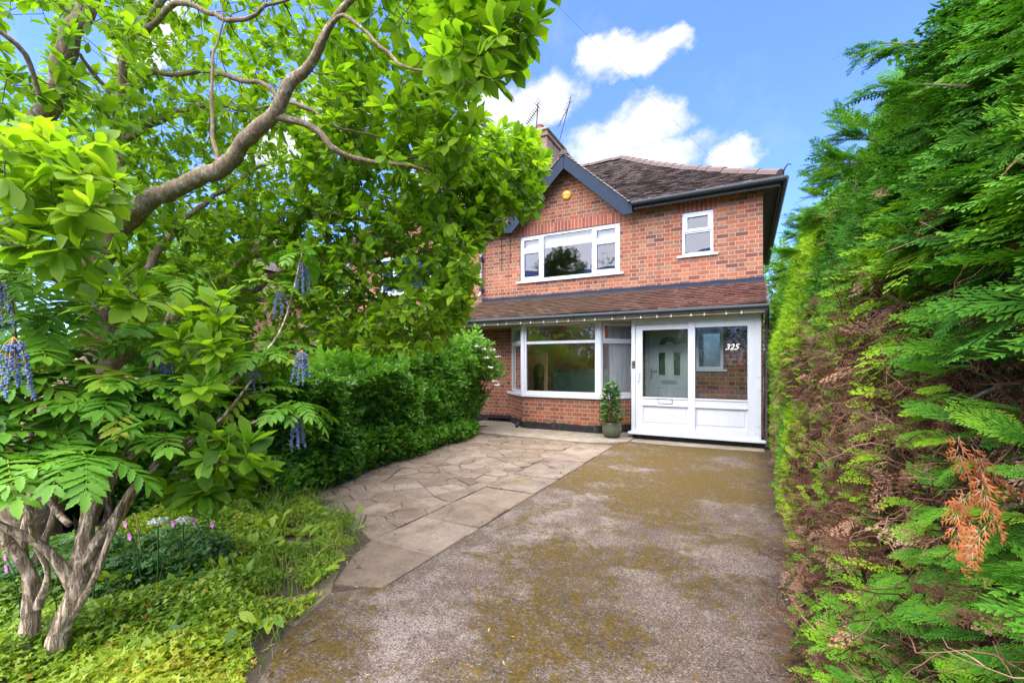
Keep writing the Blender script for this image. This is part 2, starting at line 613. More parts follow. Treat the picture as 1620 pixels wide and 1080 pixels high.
M_navy = plain('navy bin plastic', (0.012, 0.017, 0.032), 0.4)
M_rust = plain('rust red fence board', (0.26, 0.085, 0.035), 0.8, var=0.3, scale=9, bumpk=0.4)
M_alarm = plain('yellow alarm plastic', (0.75, 0.46, 0.05), 0.35)
M_num = plain('cream numerals', (0.82, 0.78, 0.66), 0.4)
M_soil = None


def navy_paint():
    m, g, b = new_mat('flaking slate blue paint')
    c = objco(g)
    fl = g.smooth(g.noise(g.V('MULTIPLY', c, (1, 1, 1)), 16, 8, 0.75), 0.67, 0.70)
    base = g.mix(g.noise(c, 4, 5), (0.009, 0.018, 0.034), (0.017, 0.030, 0.052))
    g.set(b.inputs['Base Color'], g.mix(fl, base, (0.20, 0.21, 0.21)))
    b.inputs['Roughness'].default_value = 0.65
    b.inputs['Specular IOR Level'].default_value = 0.2
    bump(g, b, fl, -0.5, 0.003)
    return m


M_barge = navy_paint()


def glass_mat(name, fac=0.12, edge=0.5, tint=(0.9, 0.95, 0.95), rough=0.0, wave=0.002):
    m = bpy.data.materials.new(name); m.use_nodes = True
    g = NT(m.node_tree); g.n.clear()
    lw = g.N('ShaderNodeFresnel', {'IOR': 1.5}).outputs[0]
    f = g.M('ADD', g.M('MULTIPLY', lw, edge), fac, clamp=True)
    gl = g.N('ShaderNodeBsdfGlossy', {'Color': (0.92, 0.95, 1.0), 'Roughness': rough})
    c = objco(g)
    bm_ = g.N('ShaderNodeBump', {'Height': g.noise(c, 1.6, 2), 'Strength': 0.25, 'Distance': wave})
    g.l.new(bm_.outputs[0], gl.inputs['Normal'])
    tr = g.N('ShaderNodeBsdfTransparent', {'Color': tint})
    mx = g.N('ShaderNodeMixShader', {0: f, 1: tr.outputs[0], 2: gl.outputs[0]})
    o = g.N('ShaderNodeOutputMaterial'); g.l.new(mx.outputs[0], o.inputs[0])
    return m


M_glass = glass_mat('window glass', 0.12, 1.2, wave=0.004)
M_glass_up = glass_mat('upstairs glass', 0.03, 0.8, wave=0.004)
M_glass_p = glass_mat('porch glass', 0.02, 0.9, wave=0.003)
M_obscure = glass_mat('obscure door glass', 0.25, 1.0, (0.12, 0.16, 0.16), 0.12, 0.01)


def leaf_mat(name, stops, trans=0.4, tcol=(1.25, 1.25, 0.5), rough=0.45, spec=0.35, thin_noise=True):
    m = bpy.data.materials.new(name); m.use_nodes = True
    g = NT(m.node_tree); g.n.clear()
    ti = g.N('ShaderNodeAttribute', attribute_name='tint').outputs['Fac']
    col_ = g.ramp(ti, stops)
    pb = g.N('ShaderNodeBsdfPrincipled', {'Base Color': col_, 'Roughness': rough, 'Specular IOR Level': spec})
    tb = g.N('ShaderNodeBsdfTranslucent', {'Color': g.mix(1.0, col_, (*tcol, 1), 'MULTIPLY')})
    mx = g.N('ShaderNodeMixShader', {0: trans, 1: pb.outputs[0], 2: tb.outputs[0]})
    o = g.N('ShaderNodeOutputMaterial'); g.l.new(mx.outputs[0], o.inputs[0])
    return m


def bark_mat(name, c0, c1, lich=(0.40, 0.41, 0.34), lk=0.5, sc_=18, groove=False):
    m, g, b = new_mat(name)
    c = objco(g)
    n = g.noise(c, sc_, 7, 0.7)
    st = g.noise(g.V('MULTIPLY', c, (1, 1, 0.22)), sc_ * 3.2, 5, 0.6)
    col_ = g.mix(n, c0, c1)
    col_ = g.mix(1.0, col_, g.ramp(st, [(0.3, 0.55), (0.65, 1.2)]), 'MULTIPLY')
    lm = g.M('MULTIPLY', g.smooth(g.noise(c, 22, 6, 0.7), 0.53, 0.66), lk)
    col_ = g.mix(lm, col_, lich)
    g.set(b.inputs['Base Color'], col_)
    b.inputs['Roughness'].default_value = 0.9
    b.inputs['Specular IOR Level'].default_value = 0.2
    if groove:
        fi = g.smooth(g.noise(g.V('MULTIPLY', g.V('ADD', c, g.V('MULTIPLY', g.noise(c, 9, 4, out=1), (.05, .05, .05))), (1, 1, .14)), 62, 5, 0.62), .36, .54)
        g.set(b.inputs['Base Color'], g.mix(fi, g.mix(1.0, col_, (.74, .66, .60, 1), 'MULTIPLY'), col_))
        bump(g, b, g.M('ADD', fi, g.M('MULTIPLY', st, .4)), 1.0, 0.02)
    else:
        bump(g, b, g.M('ADD', n, st), 0.8, 0.012)
    return m


M_bark = bark_mat('magnolia bark', (0.125, 0.088, 0.05), (0.31, 0.23, 0.14), lk=0.75)
M_mbark = bark_mat('mahonia bark', (0.44, 0.325, 0.215), (0.66, 0.525, 0.375), lk=0.1, sc_=14, groove=True)
M_twig = bark_mat('twig bark', (0.07, 0.045, 0.03), (0.13, 0.09, 0.06), lk=0.2)
M_deadwood = bark_mat('conifer wood', (0.07, 0.05, 0.04), (0.20, 0.15, 0.12), lk=0.2)
M_magleaf = leaf_mat('magnolia leaves', [(0, (0.06, 0.15, 0.010)), (0.45, (0.14, 0.28, 0.012)), (0.8, (0.23, 0.38, 0.018)), (1, (0.32, 0.43, 0.03))], 0.58, rough=0.5, spec=0.25)
M_mahleaf = leaf_mat('mahonia leaves', [(0, (0.025, 0.09, 0.010)), (0.5, (0.085, 0.225, 0.016)), (0.85, (0.18, 0.35, 0.022)), (1, (0.42, 0.30, 0.03))], 0.32, rough=0.45, spec=0.22)
M_privet = leaf_mat('privet leaves', [(0, (0.045, 0.135, 0.018)), (0.5, (0.095, 0.25, 0.028)), (1, (0.17, 0.36, 0.038))], 0.4, rough=0.4)
M_elder = leaf_mat('elder leaves', [(0, (0.03, 0.09, 0.012)), (0.5, (0.08, 0.19, 0.025)), (1, (0.16, 0.28, 0.04))], 0.4)
M_conifer = leaf_mat('conifer sprays', [(0, (0.014, 0.056, 0.010)), (0.35, (0.042, 0.155, 0.018)), (0.65, (0.105, 0.275, 0.022)), (1, (0.30, 0.45, 0.02))], 0.30, rough=0.7, spec=0.06)
M_deadspray = leaf_mat('dead conifer sprays', [(0, (0.030, 0.015, 0.009)), (0.4, (0.135, 0.062, 0.034)), (0.7, (0.25, 0.135, 0.08)), (0.9, (0.40, 0.28, 0.20)), (1, (0.40, 0.12, 0.035))], 0.1, (1, 1, 1), 0.8, 0.2)
M_cover = leaf_mat('ground cover leaves', [(0, (0.05, 0.13, 0.012)), (0.35, (0.15, 0.28, 0.016)), (0.75, (0.32, 0.42, 0.025)), (0.93, (0.36, 0.36, 0.03)), (1, (0.34, 0.12, 0.03))], 0.35)
M_grass = leaf_mat('grass blades', [(0, (0.06, 0.15, 0.02)), (0.6, (0.16, 0.25, 0.03)), (1, (0.42, 0.36, 0.12))], 0.35)
M_crane = leaf_mat('cranesbill leaves', [(0, (0.025, 0.085, 0.025)), (0.5, (0.06, 0.16, 0.035)), (1, (0.13, 0.26, 0.035))], 0.35)
M_tree = leaf_mat('tree leaves', [(0, (0.04, 0.10, 0.015)), (0.5, (0.09, 0.20, 0.025)), (1, (0.17, 0.30, 0.04))], 0.45)
M_pink = plain('pink petals', (0.50, 0.13, 0.42), 0.6)
M_wflower = plain('white blossom', (0.74, 0.76, 0.66), 0.7)
M_berry = plain('bloomed blue berries', (0.12, 0.19, 0.38), 0.7, var=0.35, scale=60)
M_litter = leaf_mat('dry litter', [(0, (0.07, 0.045, 0.03)), (0.5, (0.17, 0.11, 0.07)), (0.85, (0.30, 0.22, 0.13)), (1, (0.46, 0.36, 0.05))], 0.1, (1, 1, 1), 0.8, 0.2)
# ------------------------------------------------------------------ ground, drive, paving
def ground_mats():
    out = {}
    m, g, b = new_mat('mossy tarmac'); c = objco(g)
    x, y, z = g.sep(c)
    sp = g.vor(c, 150, out='Color'); spv = g.sep(g.N('ShaderNodeSeparateColor', {0: sp}).outputs[0])[0] if False else g.N('ShaderNodeSeparateColor', {0: sp}).outputs[0]
    sp2 = g.noise(c, 90, 3, 0.6)
    base = g.ramp(g.noise(c, 1.8, 6, 0.65), [(0.3, (0.105, 0.083, 0.068)), (0.5, (0.155, 0.128, 0.11)), (0.72, (0.235, 0.205, 0.185))])
    base = g.mix(1.0, base, g.ramp(spv, [(0.0, 0.5), (0.45, 0.95), (0.85, 1.2), (1.0, 1.9)]), 'MULTIPLY')
    base = g.mix(1.0, base, g.ramp(sp2, [(0.3, 0.5), (0.65, 1.3)]), 'MULTIPLY')
    # pale lichen crust, mostly near the paving edge
    lz = g.smooth(g.M('ADD', g.noise(c, 3.3, 8, 0.72), g.M('MULTIPLY', g.smooth(g.M('ABSOLUTE', g.M('ADD', x, 1.6)), 0.9, 0.0), 0.10)), 0.55, 0.68)
    lz = g.M('MULTIPLY', lz, g.smooth(g.noise(c, 75, 6, 0.8), 0.44, 0.53))
    base = g.mix(g.M('MULTIPLY', lz, 0.62), base, (0.37, 0.35, 0.345))
    # dark worn spots
    dk = g.smooth(g.noise(c, 22, 8, 0.8), 0.545, 0.62)
    base = g.mix(g.M('MULTIPLY', dk, 0.85), base, (0.060, 0.043, 0.034))
    # moss: thick towards the house and down the middle of the drive
    bias = g.M('ADD', g.M('MULTIPLY', g.smooth(y, 3.4, 5.8), 0.15), g.M('MULTIPLY', g.smooth(g.M('ABSOLUTE', g.M('ADD', x, 0.85)), 0.75, 0.1), 0.07))
    big = g.M('ADD', g.noise(c, 1.15, 5, 0.6), bias)
    mm = g.smooth(g.M('ADD', big, g.M('MULTIPLY', g.M('SUBTRACT', g.noise(c, 5, 6, 0.7), 0.5), 0.35)), 0.49, 0.62)
    mm = g.M('MULTIPLY', mm, g.smooth(g.noise(c, 32, 8, 0.8), 0.43, 0.56))
    mossc = g.ramp(g.noise(c, 9, 5, 0.7), [(0.3, (0.095, 0.060, 0.02)), (0.55, (0.155, 0.115, 0.027)), (0.75, (0.26, 0.225, 0.05))])
    base = g.mix(g.M('MULTIPLY', mm, 0.72), base, mossc)
    # bare stone chips
    chip = g.smooth(g.vor(c, 30), 0.10, 0.05)
    chip = g.M('MULTIPLY', chip, g.smooth(g.noise(c, 5, 3), 0.5, 0.6))
    base = g.mix(g.M('MULTIPLY', chip, 0.7), base, (0.42, 0.36, 0.28))
    crk = g.smooth(g.vor(g.V('ADD', c, g.V('MULTIPLY', g.noise(c, 3, 5, 0.6, out=1), (0.5, 0.5, 0))), 0.55, feature='DISTANCE_TO_EDGE'), 0.010, 0.002)
    crk = g.M('MULTIPLY', crk, g.smooth(g.noise(c, 1.1, 3), 0.5, 0.6))
    base = g.mix(g.M('MULTIPLY', crk, 0.35), base, (0.03, 0.025, 0.02))
    # crisp stones and pits that show at arm's length
    for sc_, thr, cc, kk in ((120, .86, (0.33, 0.30, 0.27), .5), (75, .94, (0.40, 0.365, 0.32), .6), (105, .76, (0.035, 0.027, 0.022), .75), (58, .87, (0.045, 0.034, 0.027), .7)):
        vn = g.N('ShaderNodeTexVoronoi', {'Vector': g.V('ADD', c, (sc_ * .37, sc_ * .11, 0)), 'Scale': sc_}, feature='F1')
        rv = g.N('ShaderNodeSeparateColor', {0: vn.outputs['Color']}).outputs[0]
        mk = g.M('MULTIPLY', g.M('GREATER_THAN', rv, thr), g.smooth(vn.outputs['Distance'], 0.48, 0.34))
        base = g.mix(g.M('MULTIPLY', mk, kk), base, cc)
    tuft = g.M('MULTIPLY', g.smooth(g.M('ADD', g.noise(c, 11, 9, 0.78), g.M('MULTIPLY', g.M('SUBTRACT', big, 0.5), 0.55)), 0.555, 0.585), g.smooth(big, 0.38, 0.48))
    base = g.mix(g.M('MULTIPLY', tuft, 0.9), base, g.ramp(g.noise(c, 40, 5, 0.7), [(0.3, (0.075, 0.048, 0.012)), (0.6, (0.17, 0.12, 0.018)), (0.8, (0.30, 0.25, 0.04))]))
    # soil washed along the hedge foot
    sh = g.smooth(g.M('ADD', x, g.M('MULTIPLY', g.noise(c, 4, 6, 0.7), 0.7)), 0.35, 0.75)
    base = g.mix(g.M('MULTIPLY', sh, 0.85), base, (0.05, 0.036, 0.027))
    g.set(b.inputs['Base Color'], g.mix(1.0, base, (0.88, 0.80, 0.725, 1), 'MULTIPLY'))
    b.inputs['Roughness'].default_value = 0.88; b.inputs['Specular IOR Level'].default_value = 0.3
    h = g.M('ADD', g.M('MULTIPLY', spv, 0.6), g.M('ADD', g.M('MULTIPLY', g.noise(c, 24, 8, 0.75), 1.2), g.M('MULTIPLY', mm, 0.6)))
    bump(g, b, h, 0.9, 0.010)
    out['drive'] = m

    m, g, b = new_mat('stone paving'); c = objco(g)
    ti = g.N('ShaderNodeAttribute', attribute_name='tint').outputs['Fac']
    base = g.ramp(ti, [(0, (0.165, 0.138, 0.112)), (0.3, (0.21, 0.178, 0.145)), (0.6, (0.235, 0.20, 0.168)), (0.85, (0.27, 0.235, 0.20)), (1, (0.195, 0.17, 0.15))])
    base = g.mix(1.0, base, g.ramp(g.noise(c, 3.5, 7, 0.68), [(0.28, 0.60), (0.7, 1.25)]), 'MULTIPLY')
    base = g.mix(1.0, base, g.ramp(g.noise(c, 60, 6, 0.75), [(0.3, 0.72), (0.7, 1.2)]), 'MULTIPLY')
    dirt = g.smooth(g.noise(c, 2.1, 8, 0.72), 0.52, 0.70)
    base = g.mix(g.M('MULTIPLY', dirt, 0.7), base, (0.125, 0.078, 0.048))
    pm_ = g.M('MULTIPLY', g.smooth(g.noise(c, 1.7, 6, 0.7), 0.53, 0.64), g.smooth(g.noise(c, 28, 7, 0.8), 0.46, 0.56))
    base = g.mix(g.M('MULTIPLY', pm_, 0.6), base, (0.13, 0.115, 0.035))
    ck = g.smooth(g.vor(g.V('ADD', c, g.V('MULTIPLY', g.noise(c, 4, 5, 0.65, out=1), (.35, .35, 0))), 2.0, feature='DISTANCE_TO_EDGE'), 0.012, 0.003)
    base = g.mix(g.M('MULTIPLY', g.M('MULTIPLY', ck, g.smooth(g.noise(c, 1.4, 3), .42, .52)), 0.85), base, (0.05, 0.036, 0.026))
    speck = g.smooth(g.noise(c, 30, 5, 0.7), 0.62, 0.69)
    base = g.mix(speck, base, (0.06, 0.042, 0.03))
    g.set(b.inputs['Base Color'], g.mix(1.0, base, (.87, .785, .70, 1), 'MULTIPLY')); b.inputs['Roughness'].default_value = 0.85; b.inputs['Specular IOR Level'].default_value = 0.25
    bump(g, b, g.noise(c, 28, 8, 0.72), 0.6, 0.008)
    out['pave'] = m

    m, g, b = new_mat('garden soil'); c = objco(g)
    base = g.ramp(g.noise(c, 14, 8, 0.75), [(0.3, (0.040, 0.028, 0.018)), (0.55, (0.085, 0.058, 0.038)), (0.75, (0.15, 0.108, 0.072))])
    base = g.mix(1.0, base, g.ramp(g.noise(c, 2, 4), [(0.3, 0.8), (0.7, 1.2)]), 'MULTIPLY')
    g.set(b.inputs['Base Color'], base); b.inputs['Roughness'].default_value = 0.95
    bump(g, b, g.noise(c, 35, 8, 0.75), 1.0, 0.02)
    out['soil'] = m

    m, g, b = new_mat('mossy concrete'); c = objco(g)
    base = g.ramp(g.noise(c, 4, 7, 0.7), [(0.3, (0.16, 0.135, 0.105)), (0.6, (0.27, 0.235, 0.19)), (0.75, (0.33, 0.30, 0.26))])
    mo = g.M('MULTIPLY', g.smooth(g.noise(c, 2.4, 7, 0.7), 0.46, 0.60), g.smooth(g.noise(c, 26, 7, 0.75), 0.40, 0.58))
    base = g.mix(g.M('MULTIPLY', mo, 0.85), base, (0.16, 0.125, 0.025))
    g.set(b.inputs['Base Color'], base); b.inputs['Roughness'].default_value = 0.9
    bump(g, b, g.noise(c, 40, 7, 0.7), 0.5, 0.006)
    out['apron'] = m

    m, g, b = new_mat('rough grass ground'); c = objco(g)
    base = g.ramp(g.noise(c, 3, 8, 0.75), [(0.3, (0.035, 0.055, 0.016)), (0.6, (0.06, 0.09, 0.022)), (0.75, (0.10, 0.085, 0.05))])
    g.set(b.inputs['Base Color'], base); b.inputs['Roughness'].default_value = 0.95
    out['ground'] = m

    m, g, b = new_mat('road asphalt'); c = objco(g)
    base = g.ramp(g.noise(c, 40, 6, 0.7), [(0.3, (0.04, 0.04, 0.042)), (0.7, (0.075, 0.074, 0.073))])
    g.set(b.inputs['Base Color'], base); b.inputs['Roughness'].default_value = 0.9
    out['road'] = m
    return out


GM = ground_mats()


def flat(name, pts, z, mat):
    p = PM(); p.poly(*[(x, y, z) for x, y in pts])
    return tag(p.build(name, mat), kind='structure')


a = np.linspace(0, 2 * math.pi, 49)[:-1]
flat('ground', [(700 * math.cos(t), 700 * math.sin(t)) for t in a], -0.06, GM['ground'])
flat('road', [(-200, -13), (200, -13), (200, -6.2), (-200, -6.2)], -0.05, GM['road'])
p = PM(); p.box(-200, 200, -6.2, -4.0, -0.055, 0.0)
tag(p.build('pavement', GM['apron']), kind='structure')
flat('driveway', [(-2.09, 2.2), (-2.35, 1.95), (-2.2, 1.55), (-1.98, 1.25), (-1.75, 0.6), (-1.7, -4.0), (1.4, -4.0), (1.4, 17.5), (0.285, 17.5), (0.285, 9.67), (-2.09, 9.67)], 0.0, GM['drive'])


def soil_sheet():
    xs = np.arange(-9.5, -1.65, 0.1); ys = np.arange(-4.0, 8.9, 0.1)
    X, Y = np.meshgrid(xs, ys, indexing='ij')
    P = np.stack([X.ravel(), Y.ravel(), np.zeros(X.size)], 1)
    Z = 0.07 * vnoise(P * [1.1, 1.1, 1], 3) + 0.03 * vnoise(P * [5, 5, 1], 4)
    edge = np.clip((-2.5 - X.ravel()) / 1.2, 0, 1)
    Z = -0.010 + Z * edge
    # under the paving the soil stays low
    low = (Y.ravel() > 2.6) & (X.ravel() > -4.6 - 0.12 * (Y.ravel() - 3))
    Z[low] = -0.012 + 0.012 * vnoise(P[low] * [6, 6, 1], 8)
    V = np.stack([X.ravel(), Y.ravel(), Z], 1)
    ny = len(ys); i, j = np.meshgrid(np.arange(len(xs) - 1), np.arange(ny - 1), indexing='ij')
    a = (i * ny + j).ravel()
    F = np.stack([a, a + ny, a + ny + 1, a + 1], 1)
    return tag(np_mesh('soil_bed', V, F, GM['soil'], smooth=True), kind='structure')


soil_sheet()
BED = [(-2.42, 2.0), (-2.62, 2.35), (-2.85, 2.75), (-3.25, 2.98), (-4.0, 3.12), (-4.5, 3.2), (-6.5, 3.2), (-6.5, -1.0), (-1.9, -1.0), (-1.95, 1.25), (-2.2, 1.55)]


def inside(poly, P):
    x, y = P[:, 0], P[:, 1]; res = np.zeros(len(P), bool); n = len(poly)
    for i in range(n):
        x0, y0 = poly[i]; x1, y1 = poly[(i + 1) % n]
        c = ((y0 > y) != (y1 > y)) & (x < (x1 - x0) * (y - y0) / (y1 - y0 + 1e-12) + x0)
        res ^= c
    return res


def clip_half(poly, p, n):
    out = []
    for i in range(len(poly)):
        a_, b_ = poly[i], poly[(i + 1) % len(poly)]
        da = (a_[0] - p[0]) * n[0] + (a_[1] - p[1]) * n[1]; db = (b_[0] - p[0]) * n[0] + (b_[1] - p[1]) * n[1]
        if da <= 0: out.append(a_)
        if da * db < 0:
            t = da / (da - db); out.append((a_[0] + (b_[0] - a_[0]) * t, a_[1] + (b_[1] - a_[1]) * t))
    return out


def paving():
    pm = PM(); rr = random.Random(5)

    def slab(poly, z):
        cx = sum(q[0] for q in poly) / len(poly); cy = sum(q[1] for q in poly) / len(poly)
        pts = []
        for i, q in enumerate(poly):
            dd = math.hypot(q[0] - cx, q[1] - cy); k = max(0, 1 - 0.0035 / max(dd, .02))
            nx = poly[(i + 1) % len(poly)]
            pts.append((cx + (q[0] - cx) * k, cy + (q[1] - cy) * k))
            L = math.hypot(nx[0] - q[0], nx[1] - q[1])
            for s_ in ((1 / 3, 2 / 3) if L > 0.22 else ()):
                mx, my = q[0] + (nx[0] - q[0]) * s_, q[1] + (nx[1] - q[1]) * s_
                j = rr.uniform(-.012, .006); ux, uy = mx - cx, my - cy; l = math.hypot(ux, uy) + 1e-6
                pts.append((cx + ux * (k + j / l), cy + uy * (k + j / l)))
        tx, ty = rr.uniform(-.009, .009), rr.uniform(-.009, .009)
        pm.cur = rr.random()
        P3 = [(x_, y_, z + tx * (x_ - cx) + ty * (y_ - cy)) for x_, y_ in pts]
        top = [(cx + (x_ - cx) * (1 - .008 / max(math.hypot(x_ - cx, y_ - cy), .03)), cy + (y_ - cy) * (1 - .008 / max(math.hypot(x_ - cx, y_ - cy), .03)), z_ + 0.005) for x_, y_, z_ in P3]
        n = len(P3)
        base = [(x_, y_, -0.05) for x_, y_, _ in P3]
        pm.add(base + P3 + top, [[i, (i + 1) % n, n + (i + 1) % n, n + i] for i in range(n)] + [[n + i, n + (i + 1) % n, 2 * n + (i + 1) % n, 2 * n + i] for i in range(n)] + [[2 * n + i for i in range(n)]])

    # the straight row beside the drive
    y = 2.02
    while y < 7.75:
        L = rr.uniform(.5, .78); y1 = min(y + L, 7.82)
        xl = -2.735
        if y < 2.5:
            slab([(-2.10, y + .14), (-2.10, y1), (xl, y1), (-2.66, y + .42), (-2.42, y + .02)], 0.004)
        else:
            slab([(-2.10, y), (-2.10, y1), (xl, y1 + rr.uniform(-.02, .02)), (xl, y)], 0.0 + rr.uniform(0, .006))
        y = y1
    slab([(-2.36, 1.98), (-2.62, 2.28), (-2.52, 1.95), (-2.38, 1.60), (-2.22, 1.62)], -0.012)
    # crazy paving
    bound = [(-2.74, 2.62), (-2.74, 7.82), (-5.75, 7.82), (-5.45, 6.9), (-5.0, 4.6), (-4.75, 3.5), (-4.2, 3.2), (-3.4, 3.05), (-3.0, 2.85)]
    pts = []
    tries = 0
    while tries < 9000:
        tries += 1
        q = (rr.uniform(-5.9, -2.6), rr.uniform(2.6, 7.95))
        dmin = 0.21 + 0.30 * rr.random() ** 2
        if q[1] < 4.8: dmin *= 1.25
        if all(math.hypot(q[0] - o[0], q[1] - o[1]) > max(dmin, o[2] * .7) for o in pts):
            pts.append((*q, dmin))
    for i, q in enumerate(pts):
        cell = bound[:]
        # bound is only mildly concave; clip each Voronoi cell of the seed against it
        cell = [(q[0] - .7, q[1] - .7), (q[0] + .7, q[1] - .7), (q[0] + .7, q[1] + .7), (q[0] - .7, q[1] + .7)]
        for j, o in enumerate(pts):
            if j != i and math.hypot(o[0] - q[0], o[1] - q[1]) < 1.5:
                mid = ((q[0] + o[0]) / 2, (q[1] + o[1]) / 2)
                cell = clip_half(cell, mid, (o[0] - q[0], o[1] - q[1]))
                if len(cell) < 3: break
        cell = clip_half(cell, (-2.74, 0), (1, 0)); cell = clip_half(cell, (0, 7.82), (0, 1)) if len(cell) > 2 else cell
        if len(cell) < 3: continue
        C = np.array(cell)
        if inside([(a_ + 0, b_) for a_, b_ in bound], np.array([C.mean(0)]))[0]:
            ar = 0.5 * abs(sum(C[k, 0] * C[(k + 1) % len(C), 1] - C[(k + 1) % len(C), 0] * C[k, 1] for k in range(len(C))))
            if ar > 0.012:
                if rr.random() < 0.35 and ar > .12:       # a broken slab
                    an = rr.uniform(0, 3.14); nn = (math.cos(an), math.sin(an)); cc = C.mean(0)
                    for sg in (1, -1):
                        h = clip_half(cell, cc, (nn[0] * sg, nn[1] * sg))
                        if len(h) > 2: slab(h, -0.002 + rr.uniform(0, .008))
                else:
                    slab(cell, -0.002 + rr.uniform(0, .010))
    return tag(pm.build('paving', GM['pave']), kind='structure')


paving()
p = PM()
p.slab([(-5.95, 9.66, -.05), (-5.95, 8.2, -.05), (-5.2, 7.98, -.05), (-3.9, 7.88, -.05), (-2.75, 7.84, -.05), (-2.2, 8.05, -.05), (-1.95, 8.35, -.05), (-1.95, 9.66, -.05)], (0, 0, 0.080))
tag(p.build('path_apron', GM['apron'], bevel=0.012), kind='structure')
flat('path_threshold', [(-1.94, 8.42), (-1.2, 8.36), (-.4, 8.4), (.27, 8.45), (.27, 9.66), (-1.94, 9.66)], 0.005, GM['apron'])

# ------------------------------------------------------------------ the house
WY = 9.68
HX0, HX1 = -5.99, 0.28
EAVE = 4.87
FRONT = Fr((0, WY, 0), (1, 0, 0), (0, -1, 0))


def wall_holes(pm, fr, u0, u1, z0, z1, holes, depth=0.1):
    us = sorted({u0, u1, *[h[0] for h in holes], *[h[1] for h in holes]})
    zs = sorted({z0, z1, *[h[2] for h in holes], *[h[3] for h in holes]})
    us = [u for u in us if u0 <= u <= u1]; zs = [z for z in zs if z0 <= z <= z1]
    for i in range(len(us) - 1):
        for j in range(len(zs) - 1):
            cu, cz = (us[i] + us[i + 1]) / 2, (zs[j] + zs[j + 1]) / 2
            if any(h[0] < cu < h[1] and h[2] < cz < h[3] for h in holes): continue
            pm.poly(fr(us[i], 0, zs[j]), fr(us[i + 1], 0, zs[j]), fr(us[i + 1], 0, zs[j + 1]), fr(us[i], 0, zs[j + 1]))
    for a, b, c, d_ in holes:
        pm.poly(fr(a, 0, c), fr(a, 0, d_), fr(a, -depth, d_), fr(a, -depth, c))
        pm.poly(fr(b, 0, c), fr(b, -depth, c), fr(b, -depth, d_), fr(b, 0, d_))
        pm.poly(fr(a, 0, d_), fr(b, 0, d_), fr(b, -depth, d_), fr(a, -depth, d_))
        pm.poly(fr(a, 0, c), fr(a, -depth, c), fr(b, -depth, c), fr(b, 0, c))


def gasket_ring(gk, fr, g0, dd, w_=.011):
    a, b, c, d_ = g0
    gk.box(a, b, dd + .001, dd + .007, c, c + w_, fr); gk.box(a, b, dd + .001, dd + .007, d_ - w_, d_, fr)
    gk.box(a, a + w_, dd + .001, dd + .007, c + w_, d_ - w_, fr); gk.box(b - w_, b, dd + .001, dd + .007, c + w_, d_ - w_, fr)


def make_window(parent, fr, u0, u1, z0, z1, us, lights, glass, name='window', d0=-0.095, fw=0.055, sill=True, label=None, sill_over=0.09):
    """us: mullion centres; lights: (ua,ub,za,zb,opening)"""
    f = PM(); gk = PM(); dfr = d0 + 0.07
    f.box(u0, u1, d0, dfr, z0, z0 + fw, fr); f.box(u0, u1, d0, dfr, z1 - fw, z1, fr)
    f.box(u0, u0 + fw, d0, dfr, z0 + fw, z1 - fw, fr); f.box(u1 - fw, u1, d0, dfr, z0 + fw, z1 - fw, fr)
    for u in us:
        f.box(u - 0.032, u + 0.032, d0, dfr - .002, z0 + fw, z1 - fw, fr)
    pn = PM()
    for ua, ub, za, zb, op in lights:
        if op:
            sw = 0.05; e0, e1 = d0 + 0.012, dfr + 0.016
            f.box(ua - .012, ub + .012, e0, e1, za - .012, za + sw, fr); f.box(ua - .012, ub + .012, e0, e1, zb - sw, zb + .012, fr)
            f.box(ua - .012, ua + sw, e0, e1, za + sw, zb - sw, fr); f.box(ub - sw, ub + .012, e0, e1, za + sw, zb - sw, fr)
            g0 = (ua + sw - .004, ub - sw + .004, za + sw - .004, zb - sw + .004)
        else:
            g0 = (ua - .004, ub + .004, za - .004, zb + .004)
        dd = d0 + 0.045
        pn.poly(fr(g0[0], dd, g0[2]), fr(g0[1], dd, g0[2]), fr(g0[1], dd, g0[3]), fr(g0[0], dd, g0[3]))
        gasket_ring(gk, fr, g0, dd)
    zt = sorted({(l[0], l[1], l[2]) for l in lights if any(abs(o[3] - l[2]) < 0.2 and abs(o[0] - l[0]) < .01 and o is not l for o in lights)})
    for ua, ub, za in zt:
        below = [o[3] for o in lights if abs(o[0] - ua) < .01 and o[3] <= za + 1e-6]
        f.box(ua - .001, ub + .001, d0 + .002, dfr - .004, max(below), za, fr)
    wn = f.build(name, M_white, parent, bevel=0.004)
    if label: wn['label'] = label
    pn.build('pane', glass, wn)
    gk.build('gasket', M_gasket, wn)
    if sill:
        s_ = PM(); s_.box(u0 - sill_over, u1 + sill_over, d0 + .02, 0.055, z0 - 0.045, z0 - 0.001, fr)
        s_.build('sill', M_white, wn, bevel=0.006)
    return wn


def room(pm, x0, x1, y0, y1, z0, z1):
    """inward facing shell, open at y0"""
    pm.poly((x0, y1, z0), (x0, y1, z1), (x1, y1, z1), (x1, y1, z0))
    pm.poly((x0, y0, z0), (x0, y0, z1), (x0, y1, z1), (x0, y1, z0))
    pm.poly((x1, y0, z0), (x1, y1, z0), (x1, y1, z1), (x1, y0, z1))
    pm.poly((x0, y0, z1), (x1, y0, z1), (x1, y1, z1), (x0, y1, z1))


